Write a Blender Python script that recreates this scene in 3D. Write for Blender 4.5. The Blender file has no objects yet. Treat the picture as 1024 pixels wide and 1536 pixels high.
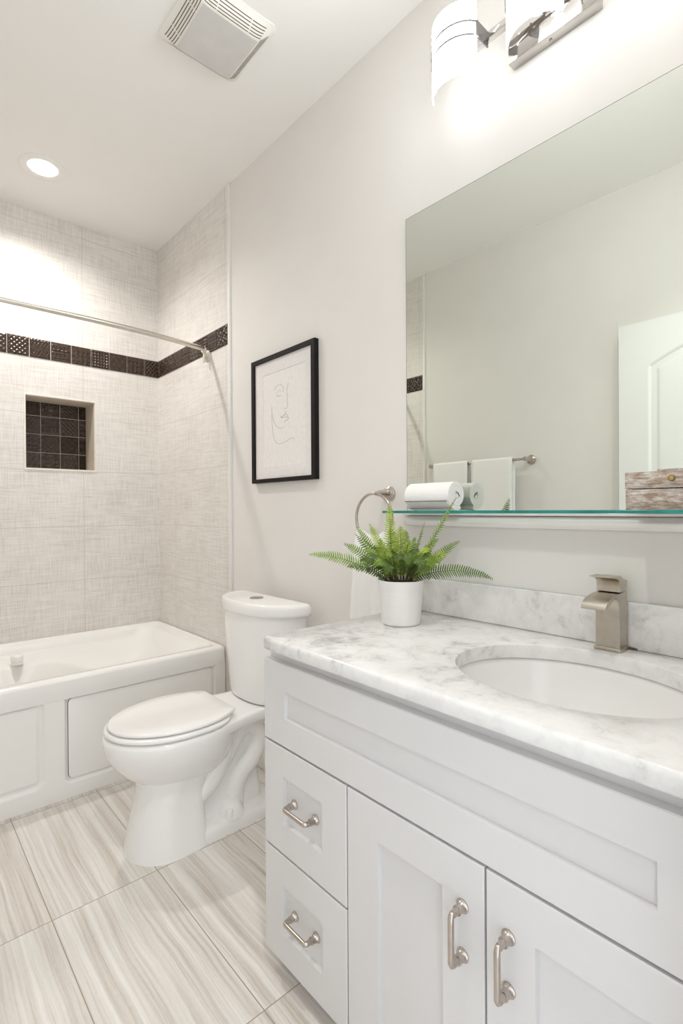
import bpy, bmesh, math, random
import numpy as np
from mathutils import Vector, Matrix
from mathutils import noise as mnoise

random.seed(7)
S = bpy.context.scene
COL = S.collection
PI = math.pi

# ------------------------------------------------------------------ camera
cam_d = bpy.data.cameras.new('camera')
cam = bpy.data.objects.new('camera', cam_d)
COL.objects.link(cam)
F_PX, YAW, PIT, ROL = 768.46, math.radians(41.712), math.radians(-0.278), math.radians(-0.343)
fw = Vector((math.sin(YAW) * math.cos(PIT), math.cos(YAW) * math.cos(PIT), math.sin(PIT)))
r0 = Vector((math.cos(YAW), -math.sin(YAW), 0)); u0 = r0.cross(fw)
rr = r0 * math.cos(ROL) + u0 * math.sin(ROL); uu = -r0 * math.sin(ROL) + u0 * math.cos(ROL)
cam.matrix_world = Matrix(((rr.x, uu.x, -fw.x, 0), (rr.y, uu.y, -fw.y, 0), (rr.z, uu.z, -fw.z, 1.12), (0, 0, 0, 1)))
cam_d.sensor_fit = 'AUTO'; cam_d.sensor_width = 36.0
cam_d.lens = 36.0 * F_PX / 1536.0
cam_d.clip_start = 0.02
S.camera = cam

# ------------------------------------------------------------------ light and exposure
S.view_settings.view_transform = 'Standard'
S.view_settings.look = 'None'
S.view_settings.gamma = 1.0
S.view_settings.use_curve_mapping = False
S.view_settings.exposure = 0.40
S.cycles.diffuse_bounces = 8
S.cycles.glossy_bounces = 6
S.cycles.transmission_bounces = 8
S.cycles.max_bounces = 14
S.cycles.caustics_reflective = True
S.cycles.blur_glossy = 0.6
S.cycles.caustics_refractive = False
S.cycles.sample_clamp_indirect = 4.0
S.cycles.use_denoising = True

HALL = (0.89, 0.94, 1.0); HALL_STRENGTH = 1.62     # daylight of the hall behind the open doorway
TUB_LIGHT_W = 41.0                                # recessed lamp over the tub
VANITY_BULB_W = 0.14                               # each of the three bulbs over the mirror
SHADE_GLOW = 22.5                                 # radiance of the frosted shades' outer face
FILL_LIGHT_W = 29.0                               # unseen fill lamp by the door, added to brighten counter and floor

w = bpy.data.worlds.new('World'); S.world = w; w.use_nodes = True
w.node_tree.nodes['Background'].inputs[0].default_value = (*HALL, 1)
w.node_tree.nodes['Background'].inputs[1].default_value = HALL_STRENGTH


def lamp(name, kind, loc, watts, color, rot=(0, 0, 0), **kw):
    d = bpy.data.lights.new(name, kind); d.energy = watts; d.color = color
    for k, v in kw.items(): setattr(d, k, v)
    o = bpy.data.objects.new(name, d); o.location = loc; o.rotation_euler = rot
    COL.objects.link(o)
    return o


# room (metres): x to the mirror wall, y to the tub wall, z up
XR, XL, YB, YN, ZC = 1.22, -0.219, 2.984, 0.10, 2.651
YT = 2.148                                        # where the tiles of the alcove begin


# ------------------------------------------------------------------ materials
class NT:
    def __init__(self, name):
        self.m = bpy.data.materials.new(name); self.m.use_nodes = True
        self.t = self.m.node_tree
        self.b = self.t.nodes['Principled BSDF']

    def n(self, typ, **props):
        nd = self.t.nodes.new(typ)
        for k, v in props.items(): setattr(nd, k, v)
        return nd

    def link(self, a, b): self.t.links.new(a, b)

    def setin(self, sock, v):
        if isinstance(v, bpy.types.NodeSocket): self.link(v, sock)
        else: sock.default_value = v

    def math(self, op, a, b=0.0, c=0.0, clamp=False):
        nd = self.n('ShaderNodeMath', operation=op, use_clamp=clamp)
        self.setin(nd.inputs[0], a); self.setin(nd.inputs[1], b); self.setin(nd.inputs[2], c)
        return nd.outputs[0]

    def pos(self):
        g = self.n('ShaderNodeNewGeometry'); s = self.n('ShaderNodeSeparateXYZ')
        self.link(g.outputs['Position'], s.inputs[0])
        return s.outputs

    def vec(self, x, y, z):
        c = self.n('ShaderNodeCombineXYZ')
        for i, v in enumerate((x, y, z)): self.setin(c.inputs[i], v)
        return c.outputs[0]

    def noise(self, vec, scale, detail=3.0, rough=0.5, dist=0.0):
        nd = self.n('ShaderNodeTexNoise')
        if vec is not None: self.link(vec, nd.inputs['Vector'])
        nd.inputs['Scale'].default_value = scale; nd.inputs['Detail'].default_value = detail
        nd.inputs['Roughness'].default_value = rough; nd.inputs['Distortion'].default_value = dist
        return nd.outputs['Fac']

    def ramp(self, fac, stops):
        nd = self.n('ShaderNodeValToRGB')
        el = nd.color_ramp.elements
        while len(el) < len(stops): el.new(0.5)
        for e, (p, c) in zip(el, stops): e.position = p; e.color = (*c, 1)
        self.setin(nd.inputs[0], fac)
        return nd.outputs[0]

    def mix(self, fac, a, b, blend='MIX'):
        nd = self.n('ShaderNodeMix', data_type='RGBA', blend_type=blend)
        self.setin(nd.inputs[0], fac)
        self.setin(nd.inputs[6], (*a, 1) if isinstance(a, tuple) else a)
        self.setin(nd.inputs[7], (*b, 1) if isinstance(b, tuple) else b)
        return nd.outputs[2]

    def bump(self, h, strength=0.2, dist=0.002):
        nd = self.n('ShaderNodeBump'); nd.inputs['Strength'].default_value = strength
        nd.inputs['Distance'].default_value = dist
        self.link(h, nd.inputs['Height']); self.link(nd.outputs[0], self.b.inputs['Normal'])

    def out(self, color=None, rough=0.5, metal=0.0, **kw):
        if color is not None:
            self.setin(self.b.inputs['Base Color'], (*color, 1) if isinstance(color, tuple) else color)
        self.setin(self.b.inputs['Roughness'], rough); self.b.inputs['Metallic'].default_value = metal
        for k, v in kw.items(): self.setin(self.b.inputs[k], v)
        return self.m

    def line(self, coord, origin, pitch, width):
        """1 on joint lines repeated every `pitch`"""
        f = self.math('FRACT', self.math('DIVIDE', self.math('SUBTRACT', coord, origin - width / 2), pitch))
        return self.math('LESS_THAN', f, width / pitch)


def simple(name, color, rough=0.5, metal=0.0, nscale=None, namp=0.03, bump=0.0, bscale=300, **kw):
    """one colour with a faint procedural mottling"""
    t = NT(name)
    c = color
    if nscale:
        f = t.noise(t.n('ShaderNodeTexCoord').outputs['Object'], nscale, 4)
        lo = tuple(max(0, v * (1 - namp)) for v in color); hi = tuple(min(1, v * (1 + namp)) for v in color)
        c = t.ramp(f, [(0.3, lo), (0.7, hi)])
    if bump:
        t.bump(t.noise(t.n('ShaderNodeTexCoord').outputs['Object'], bscale, 3), bump, 0.001)
    return t.out(c, rough, metal, **kw)


M = {}
M['paint'] = simple('wall_paint', (0.775, 0.754, 0.729), 0.65, nscale=6, namp=0.012, bump=0.06, bscale=220)
M['ceiling'] = simple('ceiling_paint', (0.87, 0.86, 0.84), 0.8, nscale=4, namp=0.01, bump=0.05, bscale=160)
M['trim'] = simple('white_trim', (0.80, 0.79, 0.765), 0.4, nscale=8, namp=0.01)
M['ceramic'] = simple('white_porcelain', (0.89, 0.885, 0.875), 0.10, nscale=5, namp=0.008)
M['acrylic'] = simple('white_acrylic', (0.88, 0.87, 0.85), 0.16, nscale=5, namp=0.008)
M['seat'] = simple('seat_plastic', (0.89, 0.88, 0.865), 0.22, nscale=5, namp=0.008)
M['cabinet'] = simple('painted_cabinet', (0.70, 0.69, 0.69), 0.38, nscale=9, namp=0.01)
M['gap'] = simple('dark_gap', (0.10, 0.095, 0.09), 0.8, nscale=30)
M['nickel'] = simple('brushed_nickel', (0.53, 0.475, 0.43), 0.27, 1.0, nscale=60, namp=0.05)
M['faucet'] = simple('brushed_nickel_faucet', (0.56, 0.51, 0.44), 0.33, 1.0, nscale=60, namp=0.05)
M['chrome'] = simple('chrome', (0.52, 0.50, 0.48), 0.09, 1.0, nscale=40, namp=0.02)
M['band'] = simple('dark_chrome', (0.26, 0.25, 0.25), 0.15, 1.0, nscale=40, namp=0.02)
M['rod'] = simple('satin_rod', (0.70, 0.665, 0.60), 0.32, 1.0, nscale=60, namp=0.03)
M['cream'] = simple('cream_bracket', (0.70, 0.655, 0.57), 0.35, 0.0, nscale=30)
M['black'] = simple('black_frame', (0.006, 0.004, 0.004), 0.5, nscale=40, namp=0.2, **{'Specular IOR Level': 0.25})
M['mat'] = simple('mat_board', (0.80, 0.775, 0.765), 0.8, nscale=60)
M['print'] = simple('art_paper', (0.83, 0.81, 0.79), 0.8, nscale=60)
M['ink'] = simple('grey_ink', (0.25, 0.24, 0.23), 0.8, nscale=40)
M['mirror'] = simple('mirror_silver', (0.75, 0.78, 0.725), 0.0, 1.0, nscale=1, namp=0.002)
M['mirror_edge'] = simple('mirror_edge', (0.24, 0.27, 0.25), 0.2, nscale=20)
M['pot'] = simple('white_pot', (0.80, 0.79, 0.77), 0.35, nscale=12, namp=0.01)
M['soil'] = simple('dark_soil', (0.035, 0.025, 0.018), 0.95, nscale=80, namp=0.4, bump=0.6)
M['fan'] = simple('fan_plastic', (0.83, 0.82, 0.775), 0.35, nscale=8, namp=0.01)
M['fan_lens'] = simple('fan_lens', (0.60, 0.585, 0.57), 0.25, nscale=20, namp=0.03)
M['slot'] = simple('fan_slot', (0.16, 0.12, 0.075), 0.8, nscale=30)
M['brass'] = simple('aged_brass', (0.42, 0.31, 0.15), 0.35, 1.0, nscale=80, namp=0.15)
M['grout'] = simple('light_grout', (0.66, 0.60, 0.53), 0.85, nscale=60)
M['niche_trim'] = simple('niche_edge_trim', (0.80, 0.775, 0.73), 0.4, nscale=30)
M['niche_side'] = simple('niche_side_tile', (0.66, 0.585, 0.49), 0.5, nscale=60, namp=0.06)
M['dark_tile'] = simple('dark_relief_tile', (0.043, 0.024, 0.0145), 0.27, nscale=90, namp=0.3, **{'Specular IOR Level': 0.5})
M['door'] = simple('door_paint', (0.82, 0.83, 0.815), 0.4, nscale=9, namp=0.008)
M['hose'] = simple('steel_hose', (0.12, 0.10, 0.085), 0.5, 0.6, nscale=200, namp=0.3)
M['stitch'] = simple('charcoal_stitching', (0.05, 0.045, 0.045), 0.9, nscale=80)
M['stripe'] = simple('brown_stripe_thread', (0.36, 0.25, 0.22), 0.9, nscale=80)
M['frond_stem'] = simple('frond_stem', (0.10, 0.085, 0.03), 0.6, nscale=40, namp=0.2)


def towel_mat():
    t = NT('terry_cloth')
    v = t.n('ShaderNodeTexCoord').outputs['Object']
    a = t.noise(v, 420, 2); b = t.noise(v, 60, 3)
    t.bump(t.math('ADD', a, t.math('MULTIPLY', b, 0.6)), 0.22, 0.0018)
    return t.out(t.ramp(a, [(0.25, (0.82, 0.815, 0.80)), (0.7, (0.91, 0.905, 0.895))]), 0.95)


M['towel'] = towel_mat()


def tile_mat(name, axis, origin, rows):
    """large linen-look porcelain tiles; `axis` runs along the wall, joints at origin + k*0.574"""
    t = NT(name)
    p = t.pos(); h = p[axis]; z = p[2]
    long_h = t.noise(t.vec(t.math('MULTIPLY', h, 9.0), 3.7 + axis, t.math('MULTIPLY', z, 210.0)), 1.0, 3, 0.6)
    long_v = t.noise(t.vec(t.math('MULTIPLY', h, 210.0), 9.1 + axis, t.math('MULTIPLY', z, 9.0)), 1.0, 3, 0.6)
    cloud = t.noise(t.vec(h, 1.3 + axis, z), 5.0, 2)
    f = t.math('ADD', t.math('MULTIPLY', long_h, 0.5), t.math('MULTIPLY', long_v, 0.5))
    f = t.math('ADD', f, t.math('MULTIPLY', t.math('SUBTRACT', cloud, 0.5), 0.18))
    col = t.ramp(f, [(0.34, (0.61, 0.575, 0.53)), (0.50, (0.745, 0.715, 0.68)), (0.64, (0.825, 0.80, 0.77))])
    j = t.line(h, origin, 0.574, 0.0028)
    for r in rows:
        j = t.math('MAXIMUM', j, t.math('LESS_THAN', t.math('ABSOLUTE', t.math('SUBTRACT', z, r)), 0.0014))
    col = t.mix(j, col, (0.60, 0.56, 0.51))
    t.bump(t.math('SUBTRACT', t.math('MULTIPLY', f, 0.5), j), 0.35, 0.0012)
    return t.out(col, t.math('ADD', 0.34, t.math('MULTIPLY', f, 0.2)))


ROWS = [0.465, 0.750, 1.038, 1.334, 1.618, 1.902, 2.000, 2.291, 2.582]
M['tile_back'] = tile_mat('linen_tile_back', 0, 0.802, ROWS)
M['tile_side'] = tile_mat('linen_tile_side', 1, 2.756, ROWS)


def floor_mat():
    t = NT('striped_floor_tile')
    p = t.pos(); x, y = p[0], p[1]
    PX, PY, X0, Y0 = 0.2925, 0.602, 0.333, 1.573
    ix = t.math('FLOOR', t.math('DIVIDE', t.math('SUBTRACT', x, X0), PX))
    iy = t.math('FLOOR', t.math('DIVIDE', t.math('SUBTRACT', y, Y0), PY))
    wn = t.n('ShaderNodeTexWhiteNoise', noise_dimensions='2D')
    t.link(t.vec(ix, iy, 0.0), wn.inputs['Vector'])
    off = t.math('MULTIPLY', wn.outputs['Value'], 40.0)
    warp = t.math('MULTIPLY', t.math('SUBTRACT', t.noise(t.vec(t.math('MULTIPLY', x, 5.0), t.math('MULTIPLY', y, 2.6), off), 1.0, 3), 0.5), 0.030)
    xs = t.math('ADD', x, warp)
    broad = t.noise(t.vec(t.math('MULTIPLY', xs, 34.0), t.math('MULTIPLY', y, 0.9), off), 1.0, 2)
    fine = t.noise(t.vec(t.math('MULTIPLY', xs, 130.0), t.math('MULTIPLY', y, 1.8), off), 1.0, 5, 0.65)
    grain = t.noise(t.vec(t.math('MULTIPLY', x, 300.0), t.math('MULTIPLY', y, 60.0), off), 1.0, 2)
    f = t.math('ADD', t.math('MULTIPLY', broad, 0.45), t.math('MULTIPLY', fine, 0.47))
    f = t.math('ADD', f, t.math('MULTIPLY', grain, 0.08))
    f = t.math('ADD', f, t.math('MULTIPLY', t.math('SUBTRACT', wn.outputs['Value'], 0.5), 0.06))
    col = t.ramp(f, [(0.30, (0.42, 0.365, 0.305)), (0.42, (0.60, 0.55, 0.49)), (0.51, (0.715, 0.68, 0.635)), (0.64, (0.83, 0.81, 0.775))])
    j = t.math('MAXIMUM', t.line(x, X0, PX, 0.0026), t.line(y, Y0, PY, 0.0026))
    col = t.mix(j, col, (0.36, 0.29, 0.215))
    t.bump(t.math('SUBTRACT', t.math('MULTIPLY', fine, 0.3), j), 0.25, 0.001)
    return t.out(col, 0.36)


M['floor'] = floor_mat()


def marble_mat():
    t = NT('white_marble')
    v = t.n('ShaderNodeNewGeometry').outputs['Position']
    a = t.noise(v, 7.0, 6, 0.62, 0.9)
    b = t.noise(v, 26.0, 5, 0.68, 0.5)
    big = t.noise(v, 3.1, 2)
    f = t.math('ADD', t.math('MULTIPLY', a, 0.54), t.math('MULTIPLY', b, 0.46))
    f = t.math('ADD', f, t.math('MULTIPLY', t.math('SUBTRACT', big, 0.5), 0.25))
    col = t.ramp(f, [(0.29, (0.30, 0.305, 0.315)), (0.395, (0.56, 0.555, 0.55)), (0.465, (0.715, 0.708, 0.70)), (0.57, (0.785, 0.778, 0.768))])
    return t.out(col, 0.16)


M['marble'] = marble_mat()


def wood_mat():
    t = NT('whitewashed_wood')
    p = t.pos()
    grain = t.noise(t.vec(t.math('MULTIPLY', p[0], 30.0), t.math('MULTIPLY', p[1], 30.0), t.math('MULTIPLY', p[2], 480.0)), 1.0, 5, 0.65)
    patch = t.noise(t.vec(t.math('MULTIPLY', p[0], 34.0), t.math('MULTIPLY', p[1], 34.0), t.math('MULTIPLY', p[2], 95.0)), 1.0, 8, 0.78)
    wood = t.ramp(grain, [(0.3, (0.20, 0.13, 0.08)), (0.7, (0.46, 0.35, 0.26))])
    white = t.ramp(grain, [(0.3, (0.52, 0.48, 0.45)), (0.7, (0.76, 0.74, 0.715))])
    k = t.ramp(patch, [(0.42, (0, 0, 0)), (0.62, (1, 1, 1))])
    t.bump(grain, 0.4, 0.001)
    return t.out(t.mix(k, wood, white), 0.75)


M['wood'] = wood_mat()


def leaf_mat(name, lo, hi):
    t = NT(name)
    f = t.noise(t.n('ShaderNodeTexCoord').outputs['Object'], 45, 3)
    return t.out(t.ramp(f, [(0.3, lo), (0.7, hi)]), 0.42, **{'Subsurface Weight': 0.0})


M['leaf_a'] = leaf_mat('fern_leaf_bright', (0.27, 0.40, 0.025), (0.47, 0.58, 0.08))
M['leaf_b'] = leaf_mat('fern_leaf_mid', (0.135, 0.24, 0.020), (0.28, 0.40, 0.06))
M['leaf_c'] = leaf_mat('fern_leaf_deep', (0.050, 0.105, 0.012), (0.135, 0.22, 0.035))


def glass_mat():
    t = NT('clear_glass')
    t.t.nodes.remove(t.b)
    tr_ = t.n('ShaderNodeBsdfTransparent'); tr_.inputs[0].default_value = (0.90, 0.955, 0.94, 1)
    gl = t.n('ShaderNodeBsdfGlossy'); gl.inputs['Roughness'].default_value = 0.02
    fr = t.n('ShaderNodeFresnel'); fr.inputs['IOR'].default_value = 1.5
    mx = t.n('ShaderNodeMixShader')
    t.link(fr.outputs[0], mx.inputs[0]); t.link(tr_.outputs[0], mx.inputs[1]); t.link(gl.outputs[0], mx.inputs[2])
    t.link(mx.outputs[0], t.t.nodes['Material Output'].inputs['Surface'])
    return t.m


M['glass'] = glass_mat()
M['glass_edge'] = simple('green_glass_edge', (0.012, 0.235, 0.205), 0.12, nscale=14, namp=0.25)


def emit_mat(name, color, strength, mixbase=None):
    t = NT(name)
    t.b.inputs['Base Color'].default_value = (*(mixbase or color), 1)
    t.b.inputs['Emission Color'].default_value = (*color, 1)
    t.b.inputs['Emission Strength'].default_value = strength
    t.b.inputs['Roughness'].default_value = 0.35
    return t.m


M['shade_in'] = emit_mat('frosted_lamp_glass_inner', (0.94, 0.975, 1.0), 0.35, (0.75, 0.75, 0.74))
M['shade'] = emit_mat('frosted_lamp_glass', (0.96, 0.985, 1.0), SHADE_GLOW, (0.75, 0.75, 0.74))
M['bulb'] = emit_mat('lit_bulb', (1.0, 0.98, 0.94), 6.0)
M['lamp_lens'] = emit_mat('lit_lamp_lens', (1.0, 0.97, 0.92), 5.0)


# ------------------------------------------------------------------ mesh helpers
class MB:
    """collects shapes in world coordinates into one mesh"""
    def __init__(self): self.v = []; self.f = []

    def add(self, vs, fs):
        k = len(self.v)
        self.v.extend([tuple(x) for x in vs]); self.f.extend([tuple(i + k for i in q) for q in fs])
        return self

    def box(self, a, b, bev=0.0, seg=2):
        bm = bmesh.new()
        bmesh.ops.create_cube(bm, size=1.0)
        lo = [min(p, q) for p, q in zip(a, b)]; hi = [max(p, q) for p, q in zip(a, b)]
        for v in bm.verts:
            v.co = Vector([lo[i] + (v.co[i] + 0.5) * (hi[i] - lo[i]) for i in range(3)])
        if bev > 0:
            bmesh.ops.bevel(bm, geom=list(bm.edges), offset=bev, segments=seg, affect='EDGES', profile=0.5)
        bm.verts.index_update()
        self.add([v.co[:] for v in bm.verts], [[v.index for v in f.verts] for f in bm.faces])
        bm.free()
        return self

    def loft(self, rings, cap0=True, cap1=True, closed=True):
        n = len(rings[0]); vs = [p for r in rings for p in r]; fs = []
        for i in range(len(rings) - 1):
            for j in range(n if closed else n - 1):
                k = (j + 1) % n
                fs.append((i * n + j, i * n + k, (i + 1) * n + k, (i + 1) * n + j))
        if cap0: fs.append(tuple(range(n - 1, -1, -1)))
        if cap1: fs.append(tuple((len(rings) - 1) * n + j for j in range(n)))
        return self.add(vs, fs)

    def tube(self, path, r, seg=12, cap=True, closed=False, flat=None):
        """r: number or one per point; flat=(wn, wb): oval section"""
        P = [Vector(p) for p in path]; n = len(P)
        rs = r if isinstance(r, (list, tuple)) else [r] * n
        rings = []; ref = None
        for i in range(n):
            if closed: t = (P[(i + 1) % n] - P[i - 1]).normalized()
            else: t = (P[min(i + 1, n - 1)] - P[max(i - 1, 0)]).normalized()
            if ref is None:
                ref = Vector((0, 0, 1)) if abs(t.z) < 0.9 else Vector((1, 0, 0))
            a = (ref - t * ref.dot(t)).normalized(); b = t.cross(a); ref = a
            fa, fb = flat or (1, 1)
            rings.append([P[i] + a * (rs[i] * fa * math.cos(2 * PI * j / seg)) + b * (rs[i] * fb * math.sin(2 * PI * j / seg)) for j in range(seg)])
        if closed:
            return self.loft(rings + [rings[0]], False, False)
        return self.loft(rings, cap, cap)

    def lathe(self, base, axis, prof, seg=40, cap0=True, cap1=True):
        """prof: (distance along axis, radius)"""
        ax = Vector(axis).normalized(); base = Vector(base)
        a = ax.orthogonal().normalized(); b = ax.cross(a)
        rings = [[base + ax * d + a * (r * math.cos(2 * PI * j / seg)) + b * (r * math.sin(2 * PI * j / seg)) for j in range(seg)] for d, r in prof]
        return self.loft(rings, cap0, cap1)

    def grid(self, P):
        """P[i][j] -> points"""
        n, m = len(P), len(P[0])
        return self.add([p for r in P for p in r], [(i * m + j, i * m + j + 1, (i + 1) * m + j + 1, (i + 1) * m + j) for i in range(n - 1) for j in range(m - 1)])

    def prism(self, poly, axis, d0, d1, bev=0.0):
        """poly: 2-D points in the two other axes (in order)"""
        def pt(p, d):
            q = list(p); q.insert(axis, d); return q
        bm = bmesh.new()
        A = [bm.verts.new(pt(p, d0)) for p in poly]; B = [bm.verts.new(pt(p, d1)) for p in poly]
        n = len(poly)
        bm.faces.new(A[::-1]); bm.faces.new(B)
        for i in range(n): bm.faces.new((A[i], A[(i + 1) % n], B[(i + 1) % n], B[i]))
        bmesh.ops.recalc_face_normals(bm, faces=bm.faces)
        if bev > 0:
            es = [e for e in bm.edges if len(e.link_faces) == 2 and e.calc_face_angle(0) > 0.6]
            bmesh.ops.bevel(bm, geom=es, offset=bev, segments=2, affect='EDGES', profile=0.5)
        bm.verts.index_update()
        self.add([v.co[:] for v in bm.verts], [[v.index for v in f.verts] for f in bm.faces])
        bm.free()
        return self

    def build(self, name, mat, parent=None, smooth=35, fix=True):
        o0 = Vector(parent['_base']) if parent is not None else Vector((0, 0, 0))
        me = bpy.data.meshes.new(name)
        vs = np.array(self.v, dtype=float)
        if parent is None:
            o0 = Vector(((vs[:, 0].min() + vs[:, 0].max()) / 2, (vs[:, 1].min() + vs[:, 1].max()) / 2, vs[:, 2].min()))
        vs = vs - np.array(o0)
        me.from_pydata(vs.tolist(), [], self.f)
        if fix:
            bm = bmesh.new(); bm.from_mesh(me)
            bmesh.ops.recalc_face_normals(bm, faces=bm.faces)
            bm.to_mesh(me); bm.free()
        me.materials.append(mat)
        if smooth:
            me.polygons.foreach_set('use_smooth', [True] * len(me.polygons))
            me.set_sharp_from_angle(angle=math.radians(smooth))
        o = bpy.data.objects.new(name, me); COL.objects.link(o)
        o['_base'] = tuple(o0)
        if parent is not None: o.parent = parent
        else: o.location = o0
        return o


def tag(o, label, cat, group=None):
    o['label'] = label; o['category'] = cat
    if group: o['group'] = group
    return o


def thing(name, label, cat, loc, group=None):
    o = bpy.data.objects.new(name, None); o.location = loc; o.empty_display_size = 0.05
    COL.objects.link(o); o['_base'] = tuple(loc)
    return tag(o, label, cat, group)


def struct(o):
    o['kind'] = 'structure'
    return o


def rrect(x0, x1, y0, y1, r, n=8):
    """rounded rectangle, counter-clockwise"""
    pts = []
    for cx, cy, a in ((x1 - r, y1 - r, 0), (x0 + r, y1 - r, 90), (x0 + r, y0 + r, 180), (x1 - r, y0 + r, 270)):
        for k in range(n + 1):
            t = math.radians(a + 90 * k / n); pts.append((cx + r * math.cos(t), cy + r * math.sin(t)))
    return pts


def sstep(a, b, x):
    t = np.clip((x - a) / (b - a), 0, 1)
    return t * t * (3 - 2 * t)


def sd_rrect(X, Z, x0, x1, z0, z1, r):
    cx, cz, hx, hz = (x0 + x1) / 2, (z0 + z1) / 2, (x1 - x0) / 2 - r, (z1 - z0) / 2 - r
    qx = np.abs(X - cx) - hx; qz = np.abs(Z - cz) - hz
    return np.hypot(np.maximum(qx, 0), np.maximum(qz, 0)) + np.minimum(np.maximum(qx, qz), 0) - r


# ------------------------------------------------------------------ room shell
struct(MB().box((XL - 0.1, -0.15, -0.1), (XR + 0.1, YB + 0.28, 0.0)).build('floor', M['floor'], smooth=0))
struct(MB().box((XL - 0.1, -0.15, ZC), (XR + 0.1, YB + 0.28, ZC + 0.1)).build('ceiling', M['ceiling'], smooth=0))
wall_r = struct(MB().box((XR, -0.15, 0), (XR + 0.1, YB + 0.28, ZC)).build('wall_right', M['paint'], smooth=0))
wall_l = struct(MB().box((XL - 0.1, -0.15, 0), (XL, YB + 0.28, ZC)).build('wall_left', M['paint'], smooth=0))
# near wall with the doorway the photograph is taken from
DX0, DX1, DH = -0.185, 0.56, 2.0
wn = MB()
wn.box((XL - 0.1, -0.02, 0), (DX0, YN, ZC)); wn.box((DX1, -0.02, 0), (XR + 0.1, YN, ZC)); wn.box((DX0, -0.02, DH), (DX1, YN, ZC))
struct(wn.build('wall_near', M['paint'], smooth=0))
# tub wall with its niche
NX0, NX1, NZ0, NZ1, ND = 0.529, 0.8625, 1.336, 1.713, 0.155
wb = MB()
Y2 = YB + 0.27
wb.box((XL, YB, 0), (NX0, Y2, ZC)); wb.box((NX1, YB, 0), (XR, Y2, ZC))
wb.box((NX0, YB, 0), (NX1, Y2, NZ0)); wb.box((NX0, YB, NZ1), (NX1, Y2, ZC))
wall_b = struct(wb.build('wall_back', M['tile_back'], smooth=0))
nb = MB()
nb.box((NX0, YB + ND, NZ0), (NX1, YB + ND + 0.02, NZ1))
nb.build('niche_back', M['grout'], wall_b, smooth=0)
ns = MB()
e = 0.006
ns.box((NX0, YB + 0.004, NZ0), (NX0 + e, YB + ND, NZ1)); ns.box((NX1 - e, YB + 0.004, NZ0), (NX1, YB + ND, NZ1))
ns.box((NX0 + e, YB + 0.004, NZ0), (NX1 - e, YB + ND, NZ0 + e)); ns.box((NX0 + e, YB + 0.004, NZ1 - e), (NX1 - e, YB + ND, NZ1))
ns.build('niche_lining', M['niche_side'], wall_b, smooth=0)
nt = MB()
q = 0.009
for a, b in (((NX0 - 0.004, NZ0 + 0.003), (NX0 + 0.003, NZ1 - 0.003)), ((NX1 - 0.003, NZ0 + 0.003), (NX1 + 0.004, NZ1 - 0.003)),
             ((NX0 - 0.004, NZ0 - 0.004), (NX1 + 0.004, NZ0 + 0.003)), ((NX0 - 0.004, NZ1 - 0.003), (NX1 + 0.004, NZ1 + 0.004))):
    nt.box((a[0], YB - 0.004, a[1]), (b[0], YB + 0.006, b[1]))
nt.build('niche_edge', M['niche_trim'], wall_b)

# tiled end walls of the alcove (a tile's thickness proud of the paint)
tile_r = MB().box((XR - 0.006, YT + 0.006, 0), (XR + 0.01, YB, ZC)).build('tile_field', M['tile_side'], wall_r, smooth=0)
tile_l = MB().box((XL - 0.01, YT + 0.006, 0), (XL + 0.006, YB, ZC)).build('tile_field', M['tile_side'], wall_l, smooth=0)
for wl, x0, x1 in ((wall_r, XR - 0.012, XR + 0.004), (wall_l, XL - 0.004, XL + 0.012)):
    MB().box((x0, YT - 0.012, 0), (x1, YT + 0.006, ZC), 0.004).build('tile_edge', M['trim'], wl)


# dark relief tiles
def relief(kind, s):
    """height field on the unit square, 0..1, of one pressed pattern"""
    n = 30
    U, V = np.meshgrid(np.linspace(0, 1, n), np.linspace(0, 1, n), indexing='ij')
    k = kind % 9
    if k == 0: h = 0.5 + 0.5 * np.sin(U * 8 * PI) * np.sin(V * 8 * PI)
    elif k == 1: h = np.abs(((U + V) * 4) % 1 - 0.5) + np.abs(((U - V) * 4) % 1 - 0.5)
    elif k == 2: h = np.sqrt(np.maximum(0, 1 - 4 * (((U * 6) % 1 - 0.5) ** 2 + ((V * 6) % 1 - 0.5) ** 2)))
    elif k == 3:
        row = np.floor(V * 4); uu_ = (U * 3 + 0.5 * (row % 2)) % 1; vv = (V * 4) % 1
        h = np.maximum(0, 1 - ((uu_ - 0.5) ** 2 * 4 + (vv) ** 2)) * (0.4 + 0.6 * vv)
    elif k == 4: h = np.abs((U * 5) % 1 - 0.5) * 2 * (np.floor(V * 5) % 2) + np.abs((V * 5) % 1 - 0.5) * 2 * (1 - np.floor(V * 5) % 2)
    elif k == 5:
        r = np.hypot((U * 3) % 1 - 0.5, (V * 3) % 1 - 0.5); h = 0.5 + 0.5 * np.cos(r * 22)
    elif k == 6: h = np.abs(((U + 0.25 * np.sin(V * 6 * PI)) * 6) % 1 - 0.5) * 2
    elif k == 7: h = np.maximum(np.abs((U * 4) % 1 - 0.5), np.abs((V * 4) % 1 - 0.5)) * 2
    else:
        a = np.arctan2((V * 2) % 1 - 0.5, (U * 2) % 1 - 0.5); r = np.hypot((U * 2) % 1 - 0.5, (V * 2) % 1 - 0.5)
        h = 0.5 + 0.5 * np.cos(6 * a) * np.sin(np.minimum(r * 2, 1) * PI)
    edge = sstep(0, 0.07, np.minimum(np.minimum(U, 1 - U), np.minimum(V, 1 - V)))
    return U, V, h * edge


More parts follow.
